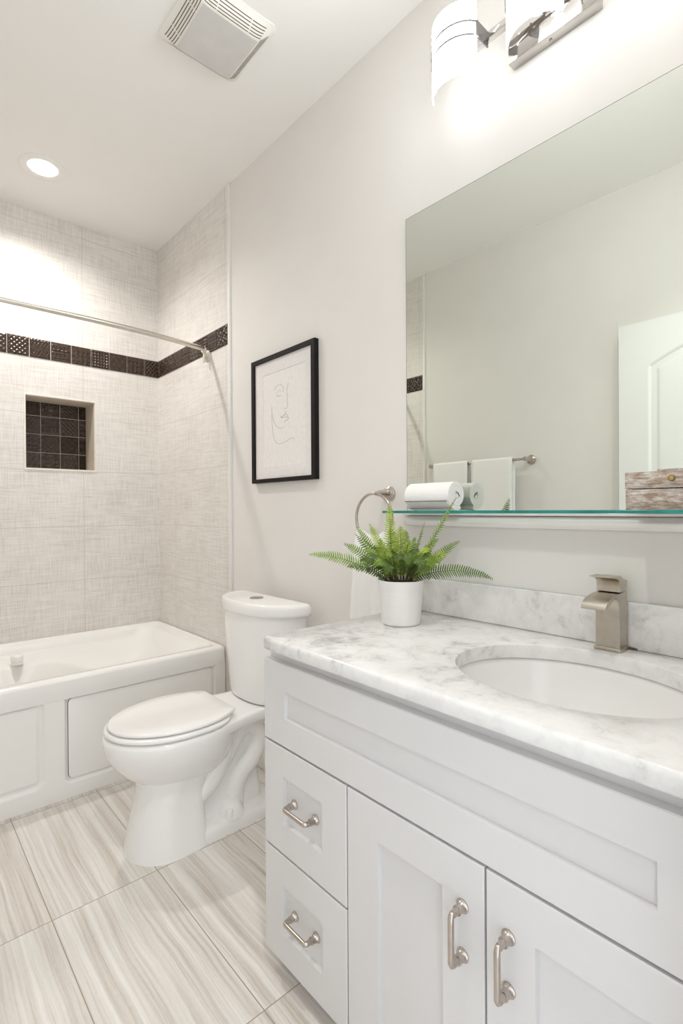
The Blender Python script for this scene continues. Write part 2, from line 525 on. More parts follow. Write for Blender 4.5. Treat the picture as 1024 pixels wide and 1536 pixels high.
def tile_patch(mb, fn, a0, a1, z0, z1, kind, depth=0.0050):
    """fn(a, z, h): wall coordinates and height off the wall -> point"""
    g = 0.0016
    U, V, H = relief(kind, 0)
    A = a0 + g + (a1 - a0 - 2 * g) * U; Z = z0 + g + (z1 - z0 - 2 * g) * V
    n = U.shape[0]
    mb.grid([[fn(A[i, j], Z[i, j], 0.0035 + depth * H[i, j]) for j in range(n)] for i in range(n)])
    # rim down to the wall
    ring = [(i, 0) for i in range(n)] + [(n - 1, j) for j in range(1, n)] + [(i, n - 1) for i in range(n - 2, -1, -1)] + [(0, j) for j in range(n - 2, 0, -1)]
    mb.loft([[fn(A[i], Z[i], 0.0035) for i in ring], [fn(A[i], Z[i], -0.001) for i in ring]], False, False)


kinds = [3, 7, 1, 2, 8, 0, 4, 8, 6, 5, 1, 0, 6, 4, 7, 2]
bt = MB()
edges_b = [XL + 0.006, -0.028, 0.0685, 0.165, 0.2615, 0.358, 0.4555, 0.552, 0.648, 0.745, 0.842, 0.937, 1.033, 1.130, XR - 0.006]
for i in range(len(edges_b) - 1):
    tile_patch(bt, lambda a, z, h: (a, YB - h, z), edges_b[i], edges_b[i + 1], 1.902, 2.000, kinds[(i + 5) % 16])
bt.build('dark_tile_band', M['dark_tile'], wall_b, smooth=60)
edges_s = [2.984, 2.950, 2.847, 2.749, 2.654, 2.559, 2.462, 2.362, 2.262, YT + 0.008]
for wl, x, sg in ((wall_r, XR - 0.006, -1), (wall_l, XL + 0.006, 1)):
    bs = MB()
    for i in range(len(edges_s) - 1):
        tile_patch(bs, lambda a, z, h: (x + sg * h, a, z), edges_s[i + 1], edges_s[i], 1.902, 2.000, kinds[(i * 3 + 1) % 16])
    bs.build('dark_tile_band', M['dark_tile'], wl, smooth=60)
nt2 = MB()
nx = [NX0 + 0.006, 0.630, 0.724, 0.818, NX1 - 0.006]; nz = [NZ0 + 0.006, 1.436, 1.534, 1.632, NZ1 - 0.006]
for i in range(4):
    for j in range(4):
        tile_patch(nt2, lambda a, z, h: (a, YB + ND - h, z), nx[i], nx[i + 1], nz[j], nz[j + 1], kinds[i * 4 + j], 0.006)
nt2.build('niche_tile', M['dark_tile'], wall_b, smooth=60)

# baseboards
struct(MB().box((XR - 0.014, 1.08, 0), (XR, YT - 0.013, 0.10), 0.004).build('baseboard_right', M['trim']))
struct(MB().box((XL, 0.95, 0), (XL + 0.014, YT - 0.013, 0.10), 0.004).build('baseboard_left', M['trim']))

# open door against the left wall, arched raised panel
D0, D1, DZ = 0.172, 0.934, 1.970
door = MB().box((-0.200, D0, 0.008), (-0.168, D1, DZ), 0.002).build('door_1', M['door'])
struct(door)
ny, nz_ = 150, 330
YY, ZZ = np.meshgrid(np.linspace(D0, D1, ny), np.linspace(0.008, DZ, nz_), indexing='ij')
zt = 1.765 + 0.085 * np.cos(np.clip((YY - (D0 + D1) / 2) / 0.255, -1, 1) * PI / 2)
sd1 = np.maximum(np.abs(YY - (D0 + D1) / 2) - 0.255, np.maximum(ZZ - zt, 0.98 - ZZ))
sd2 = np.maximum(np.abs(YY - (D0 + D1) / 2) - 0.255, np.maximum(ZZ - 0.86, 0.22 - ZZ))
sd = np.minimum(sd1, sd2)
HH = -0.009 * sstep(0, -0.010, sd) + 0.008 * sstep(-0.028, -0.046, sd)
MB().grid([[(-0.1600 + HH[i, j], YY[i, j], ZZ[i, j]) for j in range(nz_)] for i in range(ny)]).add(
    [(-0.16, D0, 0.008), (-0.16, D1, 0.008), (-0.16, D1, DZ), (-0.16, D0, DZ), (-0.17, D0, 0.008), (-0.17, D1, 0.008), (-0.17, D1, DZ), (-0.17, D0, DZ)],
    [(0, 1, 5, 4), (1, 2, 6, 5), (2, 3, 7, 6), (3, 0, 4, 7)]).build('door_panel', M['door'], door, smooth=50)
struct(MB().box((DX0 - 0.018, -0.035, 0), (DX0, YN + 0.012, DH), 0.003).box((DX1, -0.035, 0), (DX1 + 0.07, -0.02, DH + 0.07), 0.003)
       .box((DX0 - 0.03, -0.035, DH), (DX1 + 0.07, -0.02, DH + 0.07), 0.003).build('trim_1', M['trim']))

# ------------------------------------------------------------------ bathtub
tub = thing('bathtub', 'white built-in bathtub with a panelled front apron', 'bathtub', (0.5, 2.58, 0))
TX0, TX1, TY0, TY1, TZ = XL + 0.008, XR - 0.008, 2.200, YB - 0.001, 0.473
shell = MB()


def ring_xy(x0, x1, y0, y1, r, zf, n=14):
    return [(x, y, zf(x, y) if callable(zf) else zf) for x, y in rrect(x0, x1, y0, y1, r, n)]


def well(x0, x1, y0, y1, z0, z1, pw=2.6, n=15):
    """super-ellipse ring with as many points as rrect(n=14)"""
    N = 4 * n; out = []
    cx, cy, hx, hy = (x0 + x1) / 2, (y0 + y1) / 2, (x1 - x0) / 2, (y1 - y0) / 2
    for q4 in range(4):
        for k in range(n):
            a = PI / 2 * (q4 + k / (n - 1))
            c, s = math.cos(a), math.sin(a)
            x = cx + hx * math.copysign(abs(c) ** (2 / pw), c); y = cy + hy * math.copysign(abs(s) ** (2 / pw), s)
            t = min(1, max(0, (x - 0.55) / 0.40)); t = t * t * (3 - 2 * t)
            out.append((x, y, z0 + (z1 - z0) * t))
    return out


rings = [ring_xy(TX0, TX1, TY0 + 0.001, TY1, 0.012, TZ - 0.085),
         ring_xy(TX0, TX1, TY0 - 0.004, TY1, 0.014, TZ - 0.060),
         ring_xy(TX0, TX1, TY0 - 0.004, TY1, 0.016, TZ - 0.016),
         ring_xy(TX0 + 0.003, TX1 - 0.003, TY0 + 0.001, TY1 - 0.002, 0.02, TZ - 0.005),
         ring_xy(TX0 + 0.012, TX1 - 0.012, TY0 + 0.012, TY1 - 0.010, 0.03, TZ),
         ring_xy(TX0 + 0.032, TX1 - 0.032, TY0 + 0.045, TY1 - 0.030, 0.05, TZ - 0.001),
         ring_xy(TX0 + 0.036, TX1 - 0.036, TY0 + 0.050, TY1 - 0.034, 0.05, TZ - 0.008),
         ring_xy(TX0 + 0.060, TX1 - 0.070, TY0 + 0.060, TY1 - 0.052, 0.07, TZ - 0.010),
         ring_xy(TX0 + 0.068, TX1 - 0.085, TY0 + 0.070, TY1 - 0.058, 0.08, TZ - 0.020),
         ring_xy(TX0 + 0.075, TX1 - 0.110, TY0 + 0.078, TY1 - 0.066, 0.10, TZ - 0.045),
         well(TX0 + 0.09, TX1 - 0.150, TY0 + 0.10, TY1 - 0.085, TZ - 0.056, TZ - 0.10, 4.0),
         well(TX0 + 0.14, TX1 - 0.235, TY0 + 0.14, TY1 - 0.215, TZ - 0.060, TZ - 0.20, 2.4),
         well(TX0 + 0.15, TX1 - 0.255, TY0 + 0.15, TY1 - 0.228, TZ - 0.078, TZ - 0.23, 2.4),
         well(TX0 + 0.18, TX1 - 0.30, TY0 + 0.18, TY1 - 0.26, TZ - 0.28, TZ - 0.32, 2.6),
         well(TX0 + 0.24, TX1 - 0.36, TY0 + 0.22, TY1 - 0.30, TZ - 0.37, TZ - 0.37, 2.6)]
shell.loft(rings, False, True)
shell.build('tub_shell', M['acrylic'], tub, smooth=60)
# apron
AX0, AX1, AZ1 = TX0, TX1, TZ - 0.055
nx_, nz2 = 560, 190
XX, ZZ = np.meshgrid(np.linspace(AX0, AX1, nx_), np.linspace(0.0, AZ1, nz2), indexing='ij')
PX0, PX1, PZ0, PZ1 = 0.530, 1.146, 0.070, 0.386
sd_r = sd_rrect(XX, ZZ, PX0 - 0.012, PX1 + 0.012, PZ0 - 0.012, PZ1 + 0.020, 0.028)
sd_l = sd_rrect(XX, ZZ, -0.14, 0.447, 0.070, 0.400, 0.035)
H = -0.013 * sstep(0.004, -0.010, sd_r)
H += -0.009 * sstep(0.006, -0.010, sd_l) + 0.006 * sstep(-0.013, -0.030, sd_l)
apr = MB().grid([[(XX[i, j], TY0 + 0.002 - H[i, j], ZZ[i, j]) for j in range(nz2)] for i in range(nx_)])
apr.build('apron', M['acrylic'], tub, smooth=60)
MB().prism(rrect(PX0 - 0.001, PX1 + 0.001, PZ0 - 0.001, PZ1 + 0.001, 0.020), 1, TY0 + 0.0135, TY0 + 0.0148).build('panel_gap', M['gap'], tub)
ap = MB().prism(rrect(PX0 + 0.0006, PX1 - 0.0006, PZ0 + 0.0006, PZ1 - 0.0006, 0.019), 1, TY0 + 0.008, TY0 + 0.015, 0.001)
ap.build('access_panel', M['acrylic'], tub)
kn = MB().lathe((0.452, 2.765, 0.413), (0, 0, 1), [(0, 0.023), (0.016, 0.0225), (0.018, 0.026), (0.030, 0.0265), (0.040, 0.024), (0.046, 0.017), (0.048, 0.006)], 28)
kn.build('air_control_knob', M['acrylic'], tub)

# ------------------------------------------------------------------ toilet
TY = 1.70
toi = thing('toilet', 'white two-piece toilet with closed elongated lid beside the tub', 'toilet', (0.86, TY, 0))


def egg(x_front, x_back, hw, z, n=48, yc=TY, sq=2.0, back_sq=2.6, wide=0.52):
    """plan outline: round at the front (small x), squarer at the back"""
    xm = x_front + (x_back - x_front) * wide
    out = []
    for k in range(n):
        a = 2 * PI * k / n
        c, s = math.cos(a), math.sin(a)
        p = sq if c < 0 else back_sq
        L = (xm - x_front) if c < 0 else (x_back - xm)
        out.append((xm + L * math.copysign(abs(c) ** (2 / p), c), yc + hw * math.copysign(abs(s) ** (2 / p), s), z))
    return out


bowl = MB()
bowl.loft([egg(0.640, 0.860, 0.090, 0.215), egg(0.608, 0.900, 0.108, 0.232), egg(0.570, 0.920, 0.134, 0.262), egg(0.538, 0.930, 0.158, 0.300),
           egg(0.518, 0.935, 0.172, 0.335), egg(0.509, 0.938, 0.179, 0.365), egg(0.508, 0.940, 0.181, 0.383), egg(0.511, 0.940, 0.179, 0.392),
           egg(0.520, 0.935, 0.172, 0.397), egg(0.58, 0.90, 0.12, 0.398)])
# pedestal column under the front of the bowl
bowl.loft([egg(0.572, 0.815, 0.128, 0.0, back_sq=6), egg(0.574, 0.815, 0.126, 0.012, back_sq=6), egg(0.582, 0.812, 0.117, 0.06, back_sq=6), egg(0.594, 0.808, 0.109, 0.12, back_sq=6),
           egg(0.606, 0.806, 0.106, 0.18, back_sq=6), egg(0.612, 0.82, 0.107, 0.215, back_sq=5), egg(0.603, 0.86, 0.112, 0.245, back_sq=4), egg(0.60, 0.88, 0.11, 0.28, back_sq=3)])
# foot of the rear part
foot = lambda d, z: [(x, y, z) for x, y in rrect(0.70 + d, 1.115 - d, TY - 0.118 + d, TY + 0.118 - d, 0.095 - d, 10)]
bowl.loft([foot(0, 0), foot(0.001, 0.028), foot(0.006, 0.040), foot(0.016, 0.047), foot(0.04, 0.049)])
# core behind the column
bowl.loft([[(x, y, z) for x, y in rrect(x0, x1, TY - h, TY + h, 0.03, 6)] for x0, x1, h, z in
           ((0.76, 1.06, 0.065, 0.03), (0.76, 1.05, 0.060, 0.12), (0.76, 1.03, 0.056, 0.22), (0.76, 1.04, 0.075, 0.30), (0.76, 1.08, 0.10, 0.36))])
# deck that carries the tank
dk = lambda x0, x1, h0, h1, z, zb: [(x0, TY - h0, z), (x0, TY + h0, z), (x1, TY + h1, zb), (x1, TY - h1, zb)]
deck = []
for d, z in ((0.026, 0.352), (0.006, 0.360), (0.0, 0.370), (0.0, 0.392), (0.006, 0.3985), (0.022, 0.400)):
    ring = []
    for k in range(41):
        s = k / 40.0; x = 0.80 + s * (1.135 - 0.80 - d * 0.5)
        h = 0.176 - 0.050 * math.sin(min(1, s * 1.25) * PI / 2) + 0.012 * max(0, s - 0.6) / 0.4 - d
        ring.append((x, TY - h, z))
    ring += [(p[0], 2 * TY - p[1], p[2]) for p in reversed(ring)]
    deck.append(ring)
bowl.loft(deck)


def spline(pts, n=40):
    P = [Vector(p) for p in pts]; P = [P[0] * 2 - P[1]] + P + [P[-1] * 2 - P[-2]]
    out = []
    for i in range(1, len(P) - 2):
        m = max(2, n // (len(P) - 3))
        for k in range(m):
            t = k / m
            a, b, c, d = P[i - 1], P[i], P[i + 1], P[i + 2]
            out.append(0.5 * ((2 * b) + (-a + c) * t + (2 * a - 5 * b + 4 * c - d) * t * t + (-a + 3 * b - 3 * c + d) * t ** 3))
    out.append(P[-2])
    return out


# the trapway's S on both sides
for sg in (-1, 1):
    y = TY + sg * 0.062
    path = spline([(0.76, y, 0.150), (0.83, y, 0.185), (0.885, y, 0.240), (0.930, y, 0.305), (0.975, y, 0.338), (1.018, y, 0.318), (1.032, y, 0.265), (1.005, y, 0.210), (0.965, y + sg * -0.008, 0.168), (0.942, y + sg * -0.016, 0.115), (0.936, y + sg * -0.020, 0.045)], 60)
    bowl.tube(path, [0.036 + 0.005 * max(0, (i - 48) / 12) for i in range(len(path))], 16)
    path = spline([(0.70, TY + sg * 0.045, 0.120), (0.80, TY + sg * 0.060, 0.160), (0.862, TY + sg * 0.064, 0.225), (0.895, TY + sg * 0.06, 0.30), (0.90, TY + sg * 0.05, 0.36)], 30)
    bowl.tube(path, 0.042, 16)
    # swelling round the bolt
    bowl.lathe((0.915, TY + sg * 0.070, 0.040), (0, 0, 1), [(0, 0.050), (0.018, 0.042), (0.035, 0.034), (0.05, 0.02)], 24)
bowl.build('bowl', M['ceramic'], toi, smooth=60)
for sg in (-1, 1):
    MB().lathe((0.893, TY + sg * 0.100, 0.046), (0, 0, 1), [(0, 0.0145), (0.022, 0.0125), (0.026, 0.010), (0.028, 0.004)], 20).build('bolt_cap', M['ceramic'], toi)
# seat and lid
seat = MB()
so = lambda d, z: egg(0.514 + d, 0.906 - d, 0.179 - d, z, 64, back_sq=3.2, wide=0.55)
seat.loft([so(0.020, 0.398), so(0.012, 0.4025), so(0.001, 0.4035), so(0.0, 0.405), so(0.0, 0.411), so(0.004, 0.4145), so(0.02, 0.415)])
seat.build('seat', M['seat'], toi, smooth=50)


def lid_ring(d, z):
    out = []
    for x, y, zz in egg(0.524 + d, 0.964, 0.171 - d, z, 72, back_sq=2.0, wide=0.51):
        out.append((min(x, 0.912 - d), y, zz))
    return out


lid = MB().loft([lid_ring(0.020, 0.4145), lid_ring(0.014, 0.4185), lid_ring(0.002, 0.4195), lid_ring(0.0, 0.423), lid_ring(0.001, 0.427), lid_ring(0.006, 0.430), lid_ring(0.05, 0.432)])
lid.build('lid', M['seat'], toi, smooth=50)
for sg in (-1, 1):
    MB().lathe((0.912, TY + sg * 0.060, 0.413), (0, sg, 0), [(-0.022, 0.006), (-0.020, 0.0085), (0.020, 0.0085), (0.022, 0.006)], 14).build('hinge', M['seat'], toi)


# tank and tank lid: flat back, bowed front
def dshape(xb, depth, hw, z, n=40, pw=2.4, yc=TY):
    out = [(xb, yc - hw + 0.012, z), (xb, yc + hw - 0.012, z)]
    for k in range(n + 1):
        t = -1 + 2 * k / n
        y = hw * math.sin(-t * PI / 2)
        out.append((xb - 0.02 - (depth - 0.02) * max(0.0, 1 - abs(y / hw) ** pw) ** (1 / 2.0), yc + y, z))
    return out


tank = MB().loft([dshape(1.150, 0.140, 0.165, 0.4015), dshape(1.150, 0.150, 0.180, 0.409), dshape(1.150, 0.152, 0.186, 0.425), dshape(1.150, 0.160, 0.209, 0.56), dshape(1.150, 0.166, 0.224, 0.70), dshape(1.150, 0.166, 0.226, 0.738)])
tank.build('tank', M['ceramic'], toi, smooth=50)
tl = MB().loft([dshape(1.154, 0.175, 0.236, 0.733), dshape(1.157, 0.181, 0.243, 0.736), dshape(1.158, 0.184, 0.245, 0.745), dshape(1.158, 0.184, 0.245, 0.764), dshape(1.156, 0.180, 0.241, 0.773),
                dshape(1.150, 0.171, 0.232, 0.778), dshape(1.135, 0.145, 0.205, 0.779)])
tl.build('tank_lid', M['ceramic'], toi, smooth=55)
fb = MB().lathe((1.072, TY, 0.777), (0, 0, 1), [(0, 0.027), (0.004, 0.027), (0.006, 0.024), (0.0045, 0.0215), (0.006, 0.020), (0.0075, 0.016), (0.008, 0.004)], 32)
fb.build('flush_button', M['chrome'], toi)
sv = thing('water_supply_line', 'dark flexible water supply hose between toilet tank and wall', 'hose', (1.19, 1.66, 0.18))
MB().tube(spline([(1.180, 1.60, 0.20), (1.165, 1.60, 0.215), (1.162, 1.595, 0.26), (1.166, 1.60, 0.33), (1.170, 1.60, 0.42)], 30), 0.006, 10).build('braided_hose', M['hose'], sv)
MB().lathe((XR - 0.0005, 1.60, 0.20), (-1, 0, 0), [(0, 0.026), (0.003, 0.024), (0.006, 0.010), (0.042, 0.009)], 20).build('valve', M['nickel'], sv)

# ------------------------------------------------------------------ vanity
VX, VY0, VY1 = 0.695, 0.122, 1.070
van = thing('vanity_cabinet', 'white shaker vanity cabinet with drawers and doors under the marble top', 'cabinet', (0.95, 0.6, 0))
bd = MB()
FX = 0.716
bd.box((FX, VY1 - 0.018, 0.045), (1.213, VY1, 0.784)); bd.box((FX, VY0, 0.045), (1.213, VY0 + 0.018, 0.784))
bd.box((FX, VY0 + 0.018, 0.045), (1.213, VY1 - 0.018, 0.063)); bd.box((1.200, VY0 + 0.018, 0.063), (1.213, VY1 - 0.018, 0.784))
# face frame
bd.box((FX, VY0 + 0.018, 0.740), (FX + 0.018, VY1 - 0.018, 0.784)); bd.box((FX, VY0 + 0.018, 0.545), (FX + 0.018, VY1 - 0.018, 0.575))
bd.box((FX, 0.752, 0.063), (FX + 0.018, 0.788, 0.545)); bd.box((FX, 0.788, 0.290), (FX + 0.018, VY1 - 0.018, 0.315))
bd.build('carcass', M['cabinet'], van, smooth=0)
MB().box((0.775, VY0 + 0.002, 0.0), (0.79, VY1 - 0.002, 0.0449)).box((0.79, VY1 - 0.02, 0), (1.2, VY1 - 0.002, 0.0449)).build('toe_kick', M['cabinet'], van, smooth=0)


def shaker(name, y0, y1, z0, z1, ry0, ry1, rz0, rz1, rec=0.0100):
    def R(yy0, yy1, zz0, zz1, x): return [(x, yy0, zz0), (x, yy1, zz0), (x, yy1, zz1), (x, yy0, zz1)]
    b = 0.0018
    m = MB()
    m.loft([R(y0, y1, z0, z1, FX - 0.0005), R(y0, y1, z0, z1, VX + b), R(y0 + b, y1 - b, z0 + b, z1 - b, VX),
            R(ry0, ry1, rz0, rz1, VX), R(ry0 + 0.0012, ry1 - 0.0012, rz0 + 0.0012, rz1 - 0.0012, VX + rec)])
    return m.build(name, M['cabinet'], van, smooth=0)


def pull(parent, p, axis, L=0.078, xf=VX):
    """bar pull whose two feet stand on the face at x = xf"""
    d = Vector((0, 1, 0)) if axis == 'y' else Vector((0, 0, 1))
    c = Vector(p); out = Vector((-1, 0, 0))
    m = MB()
    for s in (-1, 1):
        base = Vector((xf, c.y, c.z)) + d * (s * L / 2)
        m.lathe(base, out, [(-0.001, 0.0115), (0.002, 0.0115), (0.0035, 0.0095), (0.009, 0.0078), (0.014, 0.0072), (0.0145, 0.0080), (0.0165, 0.0080), (0.017, 0.0062), (0.028, 0.0056)], 24)
    a = Vector((xf - 0.020, c.y, c.z)) - d * (L / 2); b = Vector((xf - 0.020, c.y, c.z)) + d * (L / 2)
    o2 = out * 0.012
    path = [a, a + out * 0.007, a + out * 0.0105 + d * 0.0012, a + o2 + d * 0.0045, a + o2 + d * 0.012, b + o2 - d * 0.012, b + o2 - d * 0.0045, b + out * 0.0105 - d * 0.0012, b + out * 0.007, b]
    m.tube(path, 0.0051, 16)
    h = m.build('handle', M['nickel'], parent, smooth=50)
    h['label'] = 'brushed nickel bar pull'


shaker('false_front', 0.1225, VY1, 0.563, 0.757, 0.209, 0.985, 0.630, 0.691)
for z0, z1, r0_, r1_, lb in ((0.308, 0.558, 0.380, 0.490, 'upper drawer'), (0.046, 0.303, 0.118, 0.231, 'lower drawer')):
    d_ = shaker('drawer', 0.772, VY1, z0, z1, 0.849, 0.993, r0_, r1_)
    d_['label'] = lb
    pull(d_, (VX + 0.0100, 0.9205, (r0_ + r1_) / 2 + 0.001), 'y', 0.078, VX + 0.0100)
d1 = shaker('cabinet_door', 0.4510, 0.7680, 0.046, 0.558, 0.531, 0.683, 0.130, 0.487)
d2 = shaker('cabinet_door', 0.1300, 0.4470, 0.046, 0.558, 0.213, 0.366, 0.130, 0.487)
d1['label'] = 'left door, its pull at the right stile'; d2['label'] = 'right door, its pull at the left stile'
pull(d1, (VX, 0.490, 0.436), 'z', 0.080); pull(d2, (VX, 0.408, 0.436), 'z', 0.080)

# countertop with an oval cut-out
SX, SY, SA, SB = 0.944, 0.425, 0.1775, 0.222
CT0, CT1 = 0.785, 0.815
top = MB()
N = 160
CXA, CXB, CYA, CYB, CR = 0.677, 1.218, 0.102, 1.056, 0.018
angs = sorted([2 * PI * k / N for k in range(N)] + [math.atan2(y - SY, x - SX) % (2 * PI) for x in (CXA, CXB) for y in (CYA, CYB)])


def on_rect(a):
    c, s = math.cos(a), math.sin(a)
    t = min([(CXB - SX) / c if c > 1e-9 else 1e9, (CXA - SX) / c if c < -1e-9 else 1e9, (CYB - SY) / s if s > 1e-9 else 1e9, (CYA - SY) / s if s < -1e-9 else 1e9])
    return SX + c * t, SY + s * t


def rect_ring(d, z):
    out = []
    for a in angs:
        x, y = on_rect(a)
        cx = min(max(x, CXA + CR), CXB - CR); cy = min(max(y, CYA + CR), CYB - CR)
        v = Vector((x - cx, y - cy)); v.normalize()
        out.append((cx + v.x * (CR - d), cy + v.y * (CR - d), z))
    return out


def ell(da, z): return [(SX + (SA + da) * math.cos(a), SY + (SB + da) * math.sin(a), z) for a in angs]


top.loft([ell(0.0, CT0), rect_ring(0.004, CT0), rect_ring(0.001, CT0 + 0.002), rect_ring(0, CT0 + 0.005), rect_ring(0, CT1 - 0.009), rect_ring(0.0012, CT1 - 0.005), rect_ring(0.004, CT1 - 0.0015), rect_ring(0.008, CT1),
          ell(0.003, CT1), ell(0.0008, CT1 - 0.001), ell(0, CT1 - 0.003), ell(0, CT0)], False, False)
ct = top.build('countertop', M['marble'], None, smooth=40)
tag(ct, 'white marble vanity countertop with a rounded edge and oval sink cut-out', 'countertop')
MB().box((1.198, CYA, CT1), (1.218, CYB, 0.915), 0.003).build('backsplash', M['marble'], ct)

# sink
sk = thing('sink', 'white oval undermount sink in the marble countertop', 'sink', (SX, SY, 0.62))
b_ = MB()
prof = [(0.012, -0.0006), (0.012, -0.016), (0.000, -0.016), (-0.002, -0.004), (0.004, -0.004), (0.003, -0.012), (-0.004, -0.04), (-0.022, -0.085), (-0.060, -0.120), (-0.110, -0.136), (-0.150, -0.140)]
ringss = [ell(0.020, CT0 - 0.001), ell(0.020, CT0 - 0.012)]
inner = [ell(da, CT0 - 0.0012 + dz) for da, dz in ((0.020, 0.0), (0.006, 0.0), (0.003, -0.003), (0.001, -0.012), (-0.006, -0.045), (-0.025, -0.090), (-0.062, -0.122), (-0.112, -0.136), (-0.150, -0.139))]
outer = [ell(da, CT0 - 0.0012 + dz) for da, dz in ((-0.14, -0.152), (-0.10, -0.150), (-0.05, -0.135), (-0.010, -0.095), (0.008, -0.045), (0.010, -0.016), (0.020, -0.014), (0.020, 0.0))]
b_.loft(outer + inner, True, True)
M['basin'] = simple('sink_china', (0.80, 0.795, 0.785), 0.12, nscale=5, namp=0.008)
b_.build('basin', M['basin'], sk, smooth=50)
MB().lathe((SX, SY, CT0 - 0.1405), (0, 0, 1), [(0, 0.023), (0.003, 0.022), (0.0045, 0.016), (0.004, 0.012), (0.006, 0.010), (0.007, 0.003)], 28).build('drain', M['nickel'], sk)

# faucet
FY0, FY1 = 0.4145, 0.4635
FXF, FXB = 1.150, 1.192
fa = thing('faucet', 'brushed nickel single-lever waterfall faucet behind the oval sink', 'faucet', (1.17, 0.439, CT1))
MB().box((FXF - 0.004, FY0 - 0.003, CT1 + 0.0002), (FXB + 0.003, FY1 + 0.003, CT1 + 0.008), 0.0015).build('base_plate', M['faucet'], fa)
prof = [(FXB, CT1 + 0.006), (FXB, 0.9405), (FXF + 0.012, 0.9405)]
for k in range(13):                                           # back of the arch, out to the lip
    a = PI / 2 * k / 12
    prof.append((FXF + 0.006 - 0.080 * math.sin(a) ** 1.05, 0.9390 - 0.0245 * (1 - math.cos(a)) ** 1.1))
prof.append((FXF - 0.0735, 0.9125))
for k in range(1, 13):                                        # underside, running down into the front of the body
    a = PI / 2 * k / 12
    prof.append((FXF - 0.0700 + 0.048 * math.sin(a), 0.9125 + 0.0205 * math.sin(a) ** 0.9))
for k in range(1, 11):
    a = PI / 2 * k / 10
    prof.append((FXF - 0.022 + 0.022 * math.sin(a), 0.9330 - 0.050 * (1 - math.cos(a))))
prof.append((FXF, CT1 + 0.006))
MB().prism(prof, 1, FY0, FY1, 0.0).build('body', M['faucet'], fa, smooth=30)
lev = [(FXF + 0.004, 0.9415), (FXB - 0.006, 0.9415), (FXB + 0.001, 0.950), (FXB + 0.004, 0.964), (FXB - 0.008, 0.9655), (FXB - 0.018, 0.9685), (FXF + 0.010, 0.9755), (FXF + 0.000, 0.9775), (FXF - 0.018, 0.9765), (FXF - 0.032, 0.9775),
       (FXF - 0.032, 0.9745), (FXF - 0.016, 0.9720), (FXF - 0.004, 0.9690), (FXF + 0.0025, 0.9615), (FXF + 0.004, 0.952)]
MB().prism(lev, 1, FY0 + 0.001, FY1 - 0.001, 0.0).build('lever', M['faucet'], fa, smooth=40)
MB().tube([(FXB + 0.002, FY0 - 0.001, CT1 + 0.004), (FXB + 0.004, FY0 - 0.008, CT1 + 0.003), (1.196, FY0 - 0.018, CT1 + 0.0025)], 0.002, 8).build('lift_rod', M['hose'], fa)

# ------------------------------------------------------------------ mirror, shelf and what stands on it
MX = 1.2145
mir = thing('mirror', 'large frameless wall mirror above the glass shelf', 'mirror', (1.217, 0.6, 1.1))
MY0, MY1, MZ0, MZ1 = 0.16, 1.056, 1.102, 2.020
MB().box((MX + 0.0006, MY0, MZ0), (1.2195, MY1, MZ1)).build('backing', M['mirror_edge'], mir, smooth=0)
MB().add([(MX, MY0 + 0.002, MZ0 + 0.002), (MX, MY1 - 0.002, MZ0 + 0.002), (MX, MY1 - 0.002, MZ1 - 0.002), (MX, MY0 + 0.002, MZ1 - 0.002)], [(0, 3, 2, 1)]).build('mirror_glass', M['mirror'], mir, smooth=0, fix=False)

sh = thing('glass_shelf', 'green-edged glass shelf under the mirror on a pale metal rail', 'shelf', (1.16, 0.6, 1.06))
GZ0, GZ1 = 1.1085, 1.1155
pane = MB().box((1.100, 0.165, GZ0), (1.2135, 1.053, GZ1), 0.0006, 1).build('glass_pane', M['glass'], sh, smooth=0)
pane.data.materials.append(M['glass_edge'])
for pl in pane.data.polygons:
    pl.material_index = 0 if abs(pl.normal.z) > 0.9 else 1
rail = MB()
rp = []
for k in range(13):
    a = PI * k / 12
    rp.append((1.206 - 0.022 * math.sin(a), 1.085 + 0.0155 * math.cos(a)))
rp += [(1.2188, 1.0685), (1.2188, 1.1015)]
rail.prism(rp, 1, 0.17, 1.045, 0.0)
rail.box((1.185, 0.168, 1.1015), (1.2135, 1.047, 1.1082), 0.001, 1)
M['rail'] = simple('satin_white_metal', (0.90, 0.885, 0.86), 0.18, 0.1, nscale=30, namp=0.01)
rail.build('support_rail', M['rail'], sh, smooth=40)

# rolled towel: a spiral of cloth
RX, RZ, RY0, RY1, RR = 1.1670, GZ1 + 0.0428, 0.836, 0.990, 0.0425
rt = thing('rolled_towel', 'rolled white hand towel with a dark hatched hem on the glass shelf', 'towel', (RX, 0.92, GZ1))
turns, th = 3.25, 0.0105
n_ = 150
ou, inn = [], []
for k in range(n_ + 1):
    t = k / n_; ang = -1.1 - turns * 2 * PI * (1 - t)
    r = 0.007 + (RR - 0.007) * t
    w_ = th * (0.55 + 0.45 * min(1, t * 2))
    sag = 0.0
    ou.append((r * math.cos(ang), r * math.sin(ang))); inn.append((max(0.001, r - w_) * math.cos(ang), max(0.001, r - w_) * math.sin(ang)))
yl = np.linspace(RY0, RY1, 14)
rl = MB()
secs = []
for i, yy in enumerate(yl):
    e_ = 0.93 if i in (0, len(yl) - 1) else 1.0
    ring = []
    for (a_, b2) in ou + inn[::-1]:
        wob = 1 + 0.012 * mnoise.noise(Vector((a_ * 60, yy * 25, b2 * 60)))
        m_ = 0.5 * (1 - e_)
        ring.append((RX + a_ * wob, yy, RZ + b2 * wob))
    secs.append(ring)
L_ = len(ou)
Nn = 2 * L_
rl.loft(secs, False, False)
base = len(rl.v)
